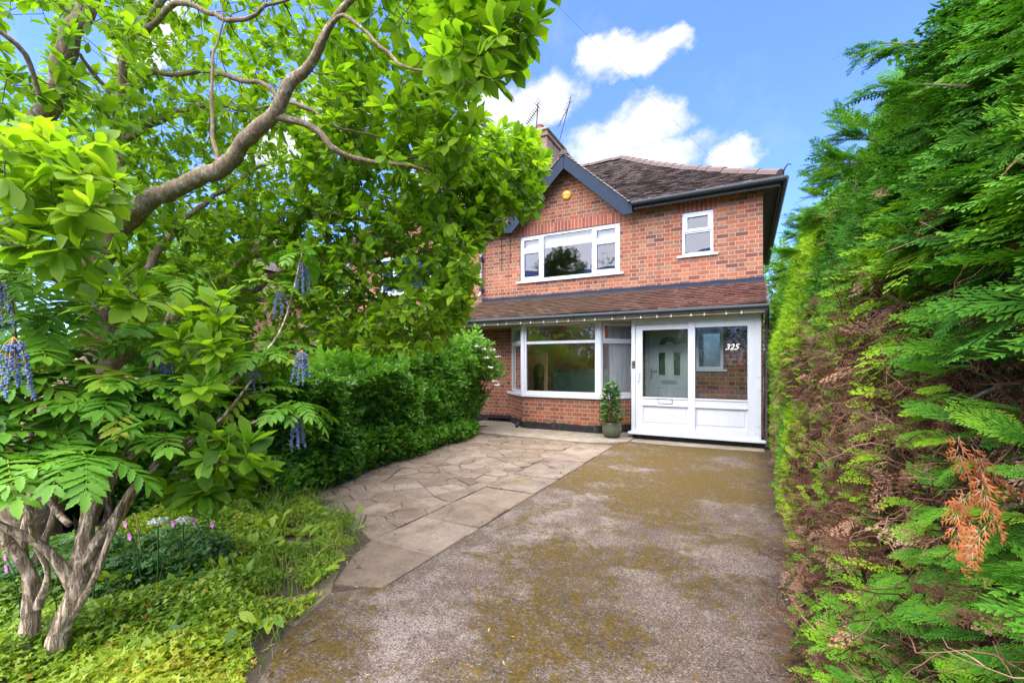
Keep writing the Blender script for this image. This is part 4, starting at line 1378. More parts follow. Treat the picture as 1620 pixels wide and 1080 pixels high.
def front_door(H, hole):
    a, b, c, d_ = hole
    fr = FRONT
    f = PM(); d0 = -.10
    f.box(a, a + .07, d0, -.02, c, d_, fr); f.box(b - .07, b, d0, -.02, c, d_, fr); f.box(a + .07, b - .07, d0, -.02, d_ - .07, d_, fr)
    s0, s1 = a + .072, b - .072
    cx = (s0 + s1) / 2
    f.box(s0, s1, -.09, -.04, c + .005, d_ - .072, fr)
    D = -.0395
    # raised mouldings: two upright panels, two low panels and the fanlight surround
    def frame(u0, u1, z0, z1, w_=.016, e=.012):
        f.box(u0, u1, D, D + e, z0, z0 + w_, fr); f.box(u0, u1, D, D + e, z1 - w_, z1, fr)
        f.box(u0, u0 + w_, D, D + e, z0 + w_, z1 - w_, fr); f.box(u1 - w_, u1, D, D + e, z0 + w_, z1 - w_, fr)
    for sg in (-1, 1):
        frame(cx + sg * .15 - .105, cx + sg * .15 + .105, 1.19, 1.75)
        frame(cx + sg * .15 - .105, cx + sg * .15 + .105, .36, .985)
        f.box(cx + sg * .15 - .07, cx + sg * .15 + .07, D, D + .008, .40, .945, fr)
    n = 18
    zc = 1.87
    for i in range(n):
        a0, a1 = math.pi * i / n, math.pi * (i + 1) / n
        for (r0, r1, x0, zb) in ((.222, .245, 1.0, zc),):
            q = [fr(cx + math.cos(t) * r * x0, D, zb + math.sin(t) * r * .86) for t in (a0, a1) for r in (r0, r1)]
            q2 = [v + Vector((0, -.012, 0)) for v in q]
            f.hexa(q + q2)
    f.box(cx - .245, cx - .09, D, D + .012, zc - .022, zc - .002, fr); f.box(cx + .09, cx + .245, D, D + .012, zc - .022, zc - .002, fr)
    do = f.build('front_door', M_sage, H, bevel=.003)
    g = PM()
    for sg in (-1, 1):
        g.box(cx + sg * .15 - .064, cx + sg * .15 + .064, D, D + .004, 1.235, 1.705, fr)
    out = [fr(cx + math.cos(math.pi * i / n) * .205, D + .0045, zc + math.sin(math.pi * i / n) * .17) for i in range(n + 1)]
    inn = [fr(cx + math.cos(math.pi * i / n) * .075, D + .0045, zc + math.sin(math.pi * i / n) * .055) for i in range(n + 1)]
    for i in range(n):
        g.poly(out[i], out[i + 1], inn[i + 1], inn[i])
    g.build('door_glass', M_obscure, do)
    p = PM()
    for i in range(n):
        a0, a1 = math.pi * i / n, math.pi * (i + 1) / n
        q = [fr(cx + math.cos(t) * r, D + .005, zc + math.sin(t) * r * .75) for t in (a0, a1) for r in (.070, .088)]
        p.hexa(q + [v + Vector((0, -.008, 0)) for v in q])
    p.build('fanlight_bead', M_sage, do)
    p = PM(); p.box(cx - .155, cx + .155, D, D + .014, 1.055, 1.125, fr); p.box(cx - .135, cx + .135, D + .0145, D + .02, 1.07, 1.11, fr); p.build('letter_plate', M_steel, do, bevel=.003)
    p = PM(); p.box(s0 + .035, s0 + .068, D, D + .012, 1.14, 1.38, fr); p.box(s0 + .04, s0 + .18, D + .03, D + .045, 1.31, 1.33, fr); p.cyl(fr(s0 + .05, D + .012, 1.32), fr(s0 + .05, D + .04, 1.32), .01, n=8); p.build('handle', M_steel, do, bevel=.003)
    p = PM(); p.cyl(fr(cx, D, 1.80), fr(cx, D + .012, 1.80), .022, n=14); p.build('knocker', M_sage, do)
    return do


house = main_house()
# ------------------------------------------------------------------ neighbouring houses
def neighbour(label, x0, x1, hip_right, seed, brick):
    sg = 1 if hip_right else -1
    gx = x1 - 2.34 if not hip_right else x0 + 2.34
    H = thing('neighbour_house', label, 'house', ((x0 + x1) / 2, WY, 0))
    def X(a, b):      # measured from the party wall
        if hip_right: return (x0 + a, x0 + b)
        return (x1 - b, x1 - a)
    W1 = (*X(1.09, 3.54), 3.47, 4.57); W2 = (*X(4.8, 5.4), 3.68, 4.56); G1 = (*X(1.0, 3.7), .85, 2.3); D1 = (*X(4.3, 5.3), .15, 2.25)
    e = .002
    pm = PM(); wall_holes(pm, FRONT, x0 + e, x1 - e, -.05, EAVE, [W1, W2, G1, D1], .12)
    pm.poly((gx - 1.38, WY, EAVE), (gx + 1.38, WY, EAVE), (gx, WY, GZ - .06))
    xs = x1 if hip_right else x0
    pm.poly((xs, WY, -.05), (xs, WY + 7, -.05), (xs, WY + 7, EAVE), (xs, WY, EAVE))
    pm.build('wall', brick, H, recalc=False)
    fw = .055
    for Wn in (W1, G1):
        a, b, c, d_ = Wn; m1, m2 = a + .58, b - .6; t = d_ - .33
        make_window(H, FRONT, a, b, c, d_, [m1, m2], [(a + fw, m1 - .032, t + .02, d_ - fw, True), (a + fw, m1 - .032, c + fw, t - .02, True), (m1 + .032, m2 - .032, c + fw, d_ - fw, False),
                                                       (m2 + .032, b - fw, t + .02, d_ - fw, True), (m2 + .032, b - fw, c + fw, t - .02, True)], M_glass_up)
    a, b, c, d_ = W2
    make_window(H, FRONT, a, b, c, d_, [], [(a + fw, b - fw, 4.17, d_ - fw, True), (a + fw, b - fw, c + fw, 4.13, False)], M_glass_up)
    a, b, c, d_ = D1
    p = PM(); p.box(a, b, -.1, -.03, c, d_, FRONT); p.box(a + .15, b - .15, -.03, -.015, 1.2, 2.0, FRONT); p.box(a + .15, b - .15, -.03, -.015, .4, 1.0, FRONT); p.build('front_door', M_white, H, bevel=.004)
    p = PM(); room(p, x0 + .15, x1 - .15, WY + .13, WY + 3.6, 3.0, 4.8); room(p, x0 + .15, x1 - .15, WY + .13, WY + 3.6, .1, 2.5); p.build('inner_walls', M_interior, H)
    ra, rb = (x0, x1 + .32) if hip_right else (x0 - .32, x1)
    rf = build_roof(H, ra, rb, hip_right, gx, M_tile, seed)
    p = PM(); xe = rb if hip_right else ra
    hp = [(xe - sg * d_, EY + d_, roof_z(d_) + .03) for d_ in np.linspace(0.05, RIDGE_D, 5)]
    for i in range(4): ridge_run(p, hp[i], hp[i + 1], seed=i)
    p.build('hip_tiles', M_ridge, rf); p = PM()
    ridge_run(p, hp[-1], (x0 if hip_right else x1, EY + RIDGE_D, roof_z(RIDGE_D) + .03), seed=2); p.build('ridge_tiles', M_ridge, rf); p = PM(); ridge_run(p, (gx, 9.33, GZ + .02), (gx, 11.2, GZ + .02), seed=9)
    p.build('ridge_tiles', M_ridge, rf)
    for sd in (1, -1):
        p = PM(); P3 = [(gx + sd * x, 9.355, z) for x, z in [(.001, GZ + .01), (1.53, GZ - GS * 1.53 + .015), (1.53, 4.62), (1.34, 4.60), (.001, GZ - .33)]]
        p.slab(P3, (0, .04, 0)); p.build('bargeboard', M_barge, H)
    for a, b in ((ra, gx - 1.55), (gx + 1.55, rb)):
        p = PM(); p.box(a + .03, b - .03, 9.39, WY + .01, 4.8, 4.83); p.box(a + .03, b - .03, 9.38, 9.40, 4.7, 4.86); p.build('soffit', M_dkwood, H)
        g_ = PM(); g_.cyl((a, 9.325, EAVE - .06), (b, 9.325, EAVE - .06), .05, n=10); g_.build('gutter', M_black, H)
    PZ0, PZ1, PY0, PY1 = 2.475, 3.03, 8.52, WY; sl = (PZ1 - PZ0) / (PY1 - PY0); k = math.sqrt(1 + sl * sl)
    pp = lambda x, s_: (Vector((x, PY0 + s_ / k, PZ0 + sl * s_ / k)), Vector((0, -sl, 1)).normalized())
    p = PM(); p.slab([(x0 + e, PY0 + .03, PZ0 - .03), (x1 - e, PY0 + .03, PZ0 - .03), (x1 - e, PY1 - e, PZ1 - .02), (x0 + e, PY1 - e, PZ1 - .02)], (0, 0, -.03))
    tiles(p, pp, x0, x1 - .01, 0, (PY1 - PY0) * k - .05, lambda a_, s_: True, gauge=.102, seed=seed + 3)
    p.build('porch_roof', M_ptile, H)
    p = PM(); p.cyl((x0 + e, 8.47, 2.425), (x1 - .04, 8.47, 2.425), .05, n=10); p.build('porch_gutter', M_black, H)
    p = PM(); p.box(x0 + e, x1 - e, 8.535, 8.56, 2.33, 2.46); p.box(x0 + e, x1 - e, 8.562, WY - e, 2.352, 2.37); p.build('fascia', M_fascia, H)
    return H


neighbour('adjoining brick half house seen through the tree beyond the downpipe', -12.26, -5.992, False, 21, M_brick)
neighbour('paler brick house glimpsed behind the tree trunk, second along', -21.9, -15.6, True, 31, M_brick2)
neighbour('paler brick house furthest along the row, behind the leaves', -28.2, -21.902, False, 41, M_brick2)

# ------------------------------------------------------------------ small things by the house
def curtain(x0, y0, x1, y1, label, n=7, gather=0.0):
    pm = PM(); m_ = n * 8
    zs = [0.55, .85, 1.3, 1.8, 2.3]
    d_ = Vector((x1 - x0, y1 - y0, 0)); L = d_.length; t = d_.normalized(); nn = Vector((t.y, -t.x, 0))
    ring = []
    for z in zs:
        row = []
        for i in range(m_ + 1):
            s_ = i / m_; w_ = .025 + .008 * math.sin(i * .37)
            row.append(Vector((x0, y0, 0)) + t * (L * (s_ + gather * (2.3 - z) * (s_ - .5) * .2)) + nn * (w_ * math.sin(s_ * n * 2 * math.pi + .25 * z)) + Vector((0, 0, z)))
        ring.append(row)
    vs = [v for r in ring for v in r]; W_ = m_ + 1
    vb = [v - nn * .006 for v in vs]; N_ = len(vs)
    fs = []
    for i in range(len(zs) - 1):
        for j in range(m_):
            a_ = i * W_ + j; q = [a_, a_ + 1, a_ + W_ + 1, a_ + W_]
            fs.append(q); fs.append([N_ + k for k in q[::-1]])
    pm.add(vs + vb, fs)
    return tag(pm.build('curtain', M_curtain, smooth=True, recalc=False), label, 'curtain')


curtain(-2.56, 9.16, -2.14, 9.56, 'pale linen curtain hanging behind the bay window, beside the white porch', 6, -.4)
curtain(-4.98, 9.62, -4.56, 9.18, 'pale linen curtain in the side of the bay window next to the hedge', 5)

t = thing('sofa', 'petrol blue sofa seen low through the bay window', 'sofa', (-3.7, 11.4, .1))
p = PM(); p.box(-4.7, -2.7, 11.3, 12.1, .18, .52); p.build('seat', M_sofa, t, bevel=.05, segs=2)
p = PM(); p.box(-4.7, -2.7, 11.12, 11.36, .2, 1.32); p.build('backrest', M_sofa, t, bevel=.06, segs=2)
for x in (-4.62, -2.78):
    p = PM(); p.cyl((x, 11.5, .10), (x, 11.5, .19), .03); p.build('leg', M_cable, t)
t = thing('picture', 'dark framed picture on the wall deep inside the bay room', 'picture', (-3.2, 12.6, 1.8))
p = PM(); p.box(-3.25, -2.75, 12.63, 12.67, 1.65, 2.15); p.build('frame', M_cable, t, bevel=.005)
p = PM(); p.box(-3.2, -2.8, 12.625, 12.629, 1.70, 2.10); p.build('print', M_sofa, t)
t = thing('coat_rack', 'cream panel with a black coat hung on it inside the bay room', 'coat rack', (-5.0, 11.0, .1))
p = PM(); p.box(-5.3, -4.75, 10.98, 11.03, .1, 1.75); p.build('panel', M_cream, t, bevel=.004)
p = PM(); p.lathe((-4.95, 10.90, 0), [(.02, 1.5), (.13, 1.42), (.16, 1.2), (.13, .95), (.15, .7), (.02, .68)], 10); p.build('coat', M_cable, t, smooth=True)
t = thing('pendant_lamp', 'orange pendant lamp glowing at the top right of the bay window', 'lamp', (-2.72, 10.1, 2.5))
p = PM(); p.lathe((-2.78, 10.0, 2.0), [(.03, .30), (.08, .26), (.12, .12), (.125, 0), (.118, 0), (.075, .25)], 16); p.build('lamp_shade', plain('amber shade', (.62, .20, .03), .4), t, smooth=True)
p = PM(); p.cyl((-2.78, 10.0, 2.29), (-2.78, 10.0, 2.5), .006, n=6); p.build('flex', M_cable, t)
ll = bpy.data.lights.new('pendant_light', 'POINT'); ll.energy = 34; ll.color = (1.0, .62, .32); ll.shadow_soft_size = .05
lo = bpy.data.objects.new('pendant_light', ll); lo.location = (-2.78, 10.0, 2.06); sc.collection.objects.link(lo)


def bulbs(label, xs, y, z, name='string_lights'):
    t = thing(name, label, 'fairy lights', (xs[0], y, z), 'strings of little white lights under the eaves')
    p = PM(); pts = []
    for i in range(len(xs) - 1):
        for k in range(6):
            s_ = k / 6; pts.append((xs[i] * (1 - s_) + xs[i + 1] * s_, y, z + .045 - .008 * math.sin(math.pi * s_)))
    pts.append((xs[-1], y, z + .045))
    p.tube(pts, [.003] * len(pts), 5); p.build('flex', M_cable, t)
    b0 = None
    for i, x in enumerate(xs):
        if b0 is None:
            p = PM(); p.lathe((x, y, z), [(.004, -.006), (.014, 0), (.017, .012), (.013, .028), (.008, .045)], 10); p.box(x - .010, x + .010, y - .010, y + .010, z + .044, z + .058)
            b0 = p.build('bulb', M_bulb, t, smooth=False)
        else:
            c = b0.copy(); sc.collection.objects.link(c); c.location = (x - xs[0], 0, 0)


bulbs('white bulbs strung along the cream fascia under the porch gutter', [-5.75 + .285 * i + .035 * math.sin(i * 2.7) for i in range(21)], 8.515, 2.325)


def aerial(label, base, top, boom, n, el, name='tv_aerial'):
    t = thing(name, label, 'aerial', base)
    p = PM(); p.cyl(base, top, .018, n=6); p.build('mast', M_cable, t)
    p = PM(); a_, b_ = Vector(boom[0]), Vector(boom[1]); p.cyl(a_, b_, .014, n=6)
    dd = (b_ - a_).normalized(); sd = dd.cross(Vector((0, 0, 1))).normalized()
    for i in range(n):
        c = a_ + (b_ - a_) * (i / (n - 1)); L = el * (1 - .3 * i / n)
        p.cyl(c - sd * L, c + sd * L, .009, n=5)
        if i < 3: p.cyl(c - sd * .16 + Vector((0, 0, .16)) - dd * .06, c + sd * .16 + Vector((0, 0, .16)) - dd * .06, .008, n=5)
    p.build('boom', M_cable, t)


aerial('black many-toothed aerial leaning over the near end of the chimney', (-6.05, 13.1, 8.9), at(851, 163, 14.3), (at(852, 170, 14.25), at(834, 196, 14.5)), 9, .17)
aerial('thin aerial slanting above the far end of the chimney', (-5.75, 14.2, 8.9), at(903, 155, 15.2), (at(902, 163, 15.2), at(884, 199, 15.0)), 5, .14)

# overhead phone wire, from the bracket under the eaves to a pole over the road
A_, B_ = Vector((-.12, 9.42, 4.86)), Vector((-7.8, -14.2, 7.1))
pts = [A_ + (B_ - A_) * (i / 30) - Vector((0, 0, .55 * 4 * (i / 30) * (1 - i / 30) * .25)) for i in range(31)]
p = PM(); p.tube(pts, [.0013] * 31, 5, caps=False)
tag(p.build('phone_wire', M_cable, smooth=True), 'thin black phone wire crossing the clouds above the roof', 'wire')

# wheelie bin and side gate
t = thing('wheelie_bin', 'dark navy wheelie bin tucked between porch corner and conifer hedge', 'bin', (.66, 9.45, 0))
p = PM()
p.hexa([Vector(v) for v in ((.44, 9.22, .06), (.88, 9.22, .06), (.44, 9.72, .06), (.88, 9.72, .06), (.38, 9.12, .98), (.94, 9.12, .98), (.38, 9.76, .98), (.94, 9.76, .98))]); p.build('body', M_navy, t, bevel=.03, segs=2)
p = PM(); p.hexa([Vector(v) for v in ((.36, 9.09, .985), (.96, 9.09, .985), (.36, 9.80, .985), (.96, 9.80, .985), (.38, 9.12, 1.05), (.94, 9.12, 1.05), (.38, 9.80, 1.09), (.94, 9.80, 1.09))]); p.build('lid', M_navy, t, bevel=.02)
for x in (.42, .86):
    p = PM(); p.cyl((x, 9.70, .10), (x + .05, 9.70, .10), .10, n=16); p.build('wheel', M_black2, t)
p = PM(); p.cyl((.42, 9.83, 1.0), (.90, 9.83, 1.0), .018, n=8); p.build('handle', M_navy, t)
t = thing('side_gate', 'rust red board gate standing behind the navy bin', 'gate', (.7, 10.3, 0))
p = PM()
for i in range(9): p.box(.31 + i * .105, .41 + i * .105, 10.30, 10.325, .08, 1.74)
p.build('boards', M_rust, t, bevel=.004)
for z0 in (.35, 1.4):
    p = PM(); p.box(.31, 1.25, 10.326, 10.37, z0, z0 + .1); p.build('rail', M_rust, t)


# ------------------------------------------------------------------ leaves and shrubs
L5 = leaf_tpl(.50, .62, 5, .22, .14)
L4 = leaf_tpl(.48, .6, 4, .2, .12)
L3 = leaf_tpl(.5, .5, 3, .25, .12, .08, .05)


def eul(rx=0, ry=0, rz=0):
    return np.array(Matrix.Rotation(rz, 3, 'Z') @ Matrix.Rotation(ry, 3, 'Y') @ Matrix.Rotation(rx, 3, 'X'))


def shoot_tpl(n=5, leaf=L3, ll=.30, spread=60, rise=.25, seed=0, whorl=False):
    """a leafy shoot of length 1 along +Y, leaves in pairs to both sides"""
    r_ = np.random.default_rng(seed); parts = []
    for i in range(n):
        y = .12 + .82 * i / max(1, n - 1)
        for sd in (1, -1):
            a_ = R(spread * r_.uniform(.7, 1.15)) * sd * (1 - .35 * i / n)
            roll = r_.uniform(-.7, .7)
            Rm = eul(rx=r_.uniform(-.25, .45), rz=-a_) @ eul(ry=roll)
            parts.append((leaf, Rm, ll * r_.uniform(.75, 1.2) * (1 - .25 * i / n), (0, y, 0), r_.uniform(-.1, .1)))
    parts.append((leaf, eul(rx=.3), ll * .8, (0, .94, 0), .06))
    stem = (np.array([[-.008, 0, 0], [.008, 0, 0], [.003, .96, .0], [-.003, .96, 0]]), np.array([[0, 1, 2, 3]]), np.full(4, -.15))
    parts.append((stem, np.eye(3), 1, (0, 0, 0), 0))
    return merge_tpl(parts)


PRIVET = [shoot_tpl(5, L3, .30, 62, seed=s_) for s_ in range(4)]
ELDER = [shoot_tpl(3, L4, .42, 65, seed=10 + s_) for s_ in range(3)]


def rand_dirs(n, rg):
    v = rg.normal(size=(n, 3)); return nrm(v)


def hedge_points(foot, depth, heights, n, rg, lump=.22, lump_s=1.5, seed=0, ends=True):
    """points and outward normals on a lumpy rounded hedge that follows the path foot (front foot line), growing away to the left of it"""
    foot = np.asarray(foot, float); seg = np.linalg.norm(np.diff(foot[:, :2], axis=0), axis=1); cum = np.r_[0, np.cumsum(seg)]
    s_ = rg.uniform(0, cum[-1], n); k = np.clip(np.searchsorted(cum, s_) - 1, 0, len(seg) - 1); f_ = (s_ - cum[k]) / seg[k]
    P = foot[k] * (1 - f_)[:, None] + foot[k + 1] * f_[:, None]
    T = nrm(foot[k + 1] - foot[k]); nl = np.stack([-T[:, 1], T[:, 0]], 1)      # left normal = into the hedge
    H_ = np.interp(s_, cum, heights)
    a_ = rg.uniform(-.15, 1.0, n) * math.pi * .62                               # 0 = front, pi/2 = top
    a_ = np.clip(a_, -.1, math.pi)
    ex = np.sign(np.cos(a_)) * np.abs(np.cos(a_)) ** .55; ez = np.abs(np.sin(a_)) ** .6
    hz = H_ * np.where(a_ < 0, .02, ez); hx = depth / 2 * (1 - ex)
    ct = depth / 2
    Q = np.stack([P[:, 0] + nl[:, 0] * hx, P[:, 1] + nl[:, 1] * hx, np.maximum(hz, .02) * 1.0], 1)
    # front face random height: half of the points fill the face evenly
    m_ = rg.random(n) < .6
    zf = rg.uniform(.02, .9, n) * H_; bul = .10 * np.sin(zf / H_ * math.pi)
    Q[m_, 0] = (P[:, 0] - nl[:, 0] * bul)[m_]; Q[m_, 1] = (P[:, 1] - nl[:, 1] * bul)[m_]; Q[m_, 2] = zf[m_]
    N_ = np.stack([-nl[:, 0] * ex, -nl[:, 1] * ex, np.maximum(ez, .05)], 1)
    N_[m_] = np.stack([-nl[:, 0], -nl[:, 1], np.full(n, .25)], 1)[m_]
    N_ = nrm(N_)
    b = (vnoise(Q * lump_s, seed) - .5) * 2 * lump + (vnoise(Q * lump_s * 3.1, seed + 1) - .5) * lump * .8
    Q = Q + N_ * b[:, None]
    Q[:, 2] = np.maximum(Q[:, 2], .01)
    return Q, N_, b


def shrub_from_points(acc, Q, N_, tpls, size, rg, up=.5, tint=None, spread=.8, inward=.12):
    n = len(Q)
    D = nrm(N_ * 1.0 + rand_dirs(n, rg) * spread + np.array([0, 0, up]))
    nrm_ = nrm(np.array([0, 0, 1.0]) * .9 + N_ * .6 + rand_dirs(n, rg) * .5)
    Rm = frames(D, nrm_)
    S = size * rg.uniform(.6, 1.3, n)
    Q = Q - N_ * (inward * rg.random(n))[:, None] - D * (S * .5)[:, None]
    Q[:, 2] = np.maximum(Q[:, 2], .01)
    idx = rg.integers(0, len(tpls), n)
    for i, tp in enumerate(tpls):
        mm = idx == i
        acc.scatter(tp, Rm[mm], S[mm], Q[mm], tint[mm])


def stems(name, parent, P0, P1s, r0, mat, rg, wob=.08, n=6):
    acc = Acc()
    for q0, q1 in zip(P0, P1s):
        q0 = np.asarray(q0, float); q1 = np.asarray(q1, float)
        pts = np.array([q0 + (q1 - q0) * f for f in np.linspace(0, 1, 7)]); pts[1:-1] += rg.normal(size=(5, 3)) * wob
        tubes_np(acc, pts, np.linspace(r0, r0 * .3, 7) * rg.uniform(.7, 1.2), n)
    return acc.build(name, mat, parent, smooth=True)


def left_hedges():
    rg = np.random.default_rng(21)
    
    # main privet, its right end domed
    t = thing('privet_hedge', 'dense mid green hedge along the crazy paving, rounded at the house end', 'hedge', (-5.3, 6.6, 0))
    foot = [(-4.62, 4.0), (-4.66, 4.6), (-4.82, 5.7), (-4.93, 6.6), (-4.98, 7.3), (-5.15, 7.85), (-5.9, 8.25)]
    hts = [1.35, 1.5, 1.75, 1.95, 2.02, 1.85, 1.5]
    Q, N_, b = hedge_points(foot, 1.5, hts, 12500, rg, .27, 1.5, 3)
    acc = Acc()
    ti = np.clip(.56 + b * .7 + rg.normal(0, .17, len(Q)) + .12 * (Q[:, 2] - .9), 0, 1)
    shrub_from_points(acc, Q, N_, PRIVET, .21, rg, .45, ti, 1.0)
    k = 420; yy = rg.uniform(4.2, 8.1, k); xx = np.interp(yy, [4, 5.7, 7.3, 8.1], [-5.1, -5.25, -5.4, -5.7]) + rg.normal(0, .28, k); zt = np.interp(yy, [4, 5, 6.6, 7.8, 8.1], [1.4, 1.65, 1.95, 1.8, 1.6]) + rg.uniform(-.12, .16, k)
    D = nrm(np.stack([rg.normal(.25, .4, k), rg.normal(0, .4, k), np.ones(k)], 1))
    for i, tp in enumerate(PRIVET):
        mm = np.arange(k) % 4 == i; acc.scatter(tp, frames(D[mm], rand_dirs(mm.sum(), rg)), rg.uniform(.22, .42, mm.sum()), np.stack([xx, yy, zt - .12], 1)[mm], np.clip(rg.normal(.72, .14, mm.sum()), 0, 1))
    acc.build('foliage', M_privet, t)
    P0 = [(-5.2 - .12 * rg.normal() - .10 * (y - 5.5), y, -.03) for y in np.linspace(4.2, 8.0, 34)]
    stems('stem', t, P0, [(x + rg.normal() * .3, y + rg.normal() * .3, 1.3) for x, y, _ in P0], .022, M_twig, rg)
    # taller mixed shrubs nearer the camera, dark, with loose shoots
    t = thing('laurel_hedge', 'darker ragged hedge in shade behind the magnolia branches', 'hedge', (-4.9, 3.4, 0))
    foot = [(-5.7, 0.6), (-5.2, 1.7), (-4.62, 2.5), (-4.45, 3.2), (-4.6, 4.2)]
    Q, N_, b = hedge_points(foot, 1.5, [1.6, 1.6, 1.5, 1.4, 1.35], 8500, rg, .24, 1.4, 8)
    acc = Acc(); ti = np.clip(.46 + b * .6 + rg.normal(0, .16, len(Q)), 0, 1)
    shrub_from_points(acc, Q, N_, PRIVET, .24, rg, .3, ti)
    acc.build('foliage', M_privet, t)
    P0 = [(-5.5 + .25 * (y - 1) + rg.normal() * .1, y, -.03) for y in np.linspace(1.2, 4.1, 22)]
    stems('stem', t, P0, [(x + rg.normal() * .3, y + rg.normal() * .3, 1.3) for x, y, _ in P0], .025, M_twig, rg)
    # ivy and bramble skirt along the paving
    t = thing('ivy_skirt', 'low leafy ivy and bramble spilling from the hedge foot onto the paving', 'ivy', (-4.7, 4.2, 0))
    foot = [(-4.2, 2.95), (-4.3, 3.4), (-4.45, 4.0), (-4.6, 4.7), (-4.66, 5.5), (-4.80, 6.6), (-4.82, 7.3), (-5.0, 7.8)]
    Q, N_, b = hedge_points(foot, .5, [.35, .55, .5, .62, .45, .4, .35, .25], 2600, rg, .12, 2.5, 14)
    acc = Acc(); ti = np.clip(.5 + b * 1.2 + rg.normal(0, .2, len(Q)), 0, 1)
    shrub_from_points(acc, Q, N_, ELDER, .17, rg, .5, ti)
    acc.build('foliage', M_privet, t)
    # elder with white umbels beside the bay
    t = thing('elder_shrub', 'light green elder with flat white flower heads against the brick wall', 'shrub', (-5.7, 8.3, 0))
    acc = Acc(); c = np.array([-5.22, 7.82, 1.28]); n = 1500
    dd = rand_dirs(n, rg); dd[:, 2] = np.abs(dd[:, 2]) * 1.0 - .15
    rr = (rg.random(n) ** .33)[:, None] * np.array([.68, .55, .92]); Q = c + dd * rr * (.8 + .5 * vnoise(dd * 3, 4))[:, None]
    shrub_from_points(acc, Q, dd, ELDER, .22, rg, .5, np.clip(.6 + rg.normal(0, .18, n) + .25 * (Q[:, 2] - 1.3), 0, 1))
    acc.build('foliage', M_elder, t)
    heads = [at(*q) for q in ((766, 553, 8.9), (779, 554, 8.85), (788, 565, 8.8), (770, 567, 8.7), (776, 582, 8.75), (783, 604, 8.8), (786, 610, 8.75), (755, 549, 8.8))]
    stems('stem', t, [(-5.65, 8.2, 0)] * 14, [tuple(h) for h in heads] + [tuple(c + rg.normal(size=3) * .35) for _ in range(6)], .016, M_twig, rg, .05)
    p = PM(); r2 = random.Random(4)
    fl = Acc()
    for h in heads:
        for _ in range(34):
            a_, r_ = r2.uniform(0, 6.28), .06 * math.sqrt(r2.random())
            q = h + Vector((math.cos(a_) * r_, math.sin(a_) * r_ * .8, .02 - r_ * r_ * 2 + r2.uniform(-.01, .01)))
            fl.scatter(L3, frames(rand_dirs(1, rg), rand_dirs(1, rg) + [[0, -.4, 1]]), .022, np.array([q]), [.5])
    fl.build('flower_head', M_wflower, t)


left_hedges()


def potted_plant():
    t = thing('potted_plant', 'glossy evergreen bush in a round olive pot between bay and porch', 'plant', (-2.33, 8.58, .035))
    p = PM(); p.lathe((-2.33, 8.58, .036), [(.10, 0), (.15, .02), (.185, .10), (.19, .18), (.17, .27), (.175, .29), (.155, .29), (.15, .24), (.02, .23)], 26)
    p.build('pot', M_olive, t, smooth=True)
    rg = np.random.default_rng(9); acc = Acc(); n = 430
    z = rg.uniform(.30, .98, n); rad = .215 * np.sqrt(np.clip((1.08 - z) / .75, 0, 1)) * (1 - .25 * np.exp(-((z - .3) / .1) ** 2)); a_ = rg.uniform(0, 6.28, n); k = rg.random(n) ** .4
    Q = np.stack([-2.33 + np.cos(a_) * rad * k, 8.58 + np.sin(a_) * rad * k, z], 1)
    D = nrm(np.stack([np.cos(a_), np.sin(a_), np.full(n, .5)], 1) + rand_dirs(n, rg) * .5)
    acc.scatter(L4, frames(D, nrm(rand_dirs(n, rg) * .6 + [0, -.2, 1])), rg.uniform(.075, .13, n), Q, np.clip(.42 + rg.normal(0, .22, n), 0, 1))
    for q in ((-2.40, 8.55, 1.02), (-2.30, 8.58, 1.05), (-2.24, 8.6, .97)):
        m_ = 8; D = nrm(rand_dirs(m_, rg) + [0, 0, .9]); acc.scatter(L4, frames(D, rand_dirs(m_, rg) + [0, 0, 1.]), .10, np.tile(q, (m_, 1)), np.full(m_, .6))
    acc.build('foliage', leaf_mat('glossy evergreen leaves', [(0, (.02, .07, .016)), (.5, (.05, .16, .025)), (1, (.17, .30, .04))], .15, rough=.25, spec=.6), t)
    stems('stem', t, [(-2.33, 8.58, .27)] * 5, [(-2.33 + rg.normal() * .07, 8.58 + rg.normal() * .06, .95) for _ in range(5)], .008, M_twig, rg, .01)


potted_plant()
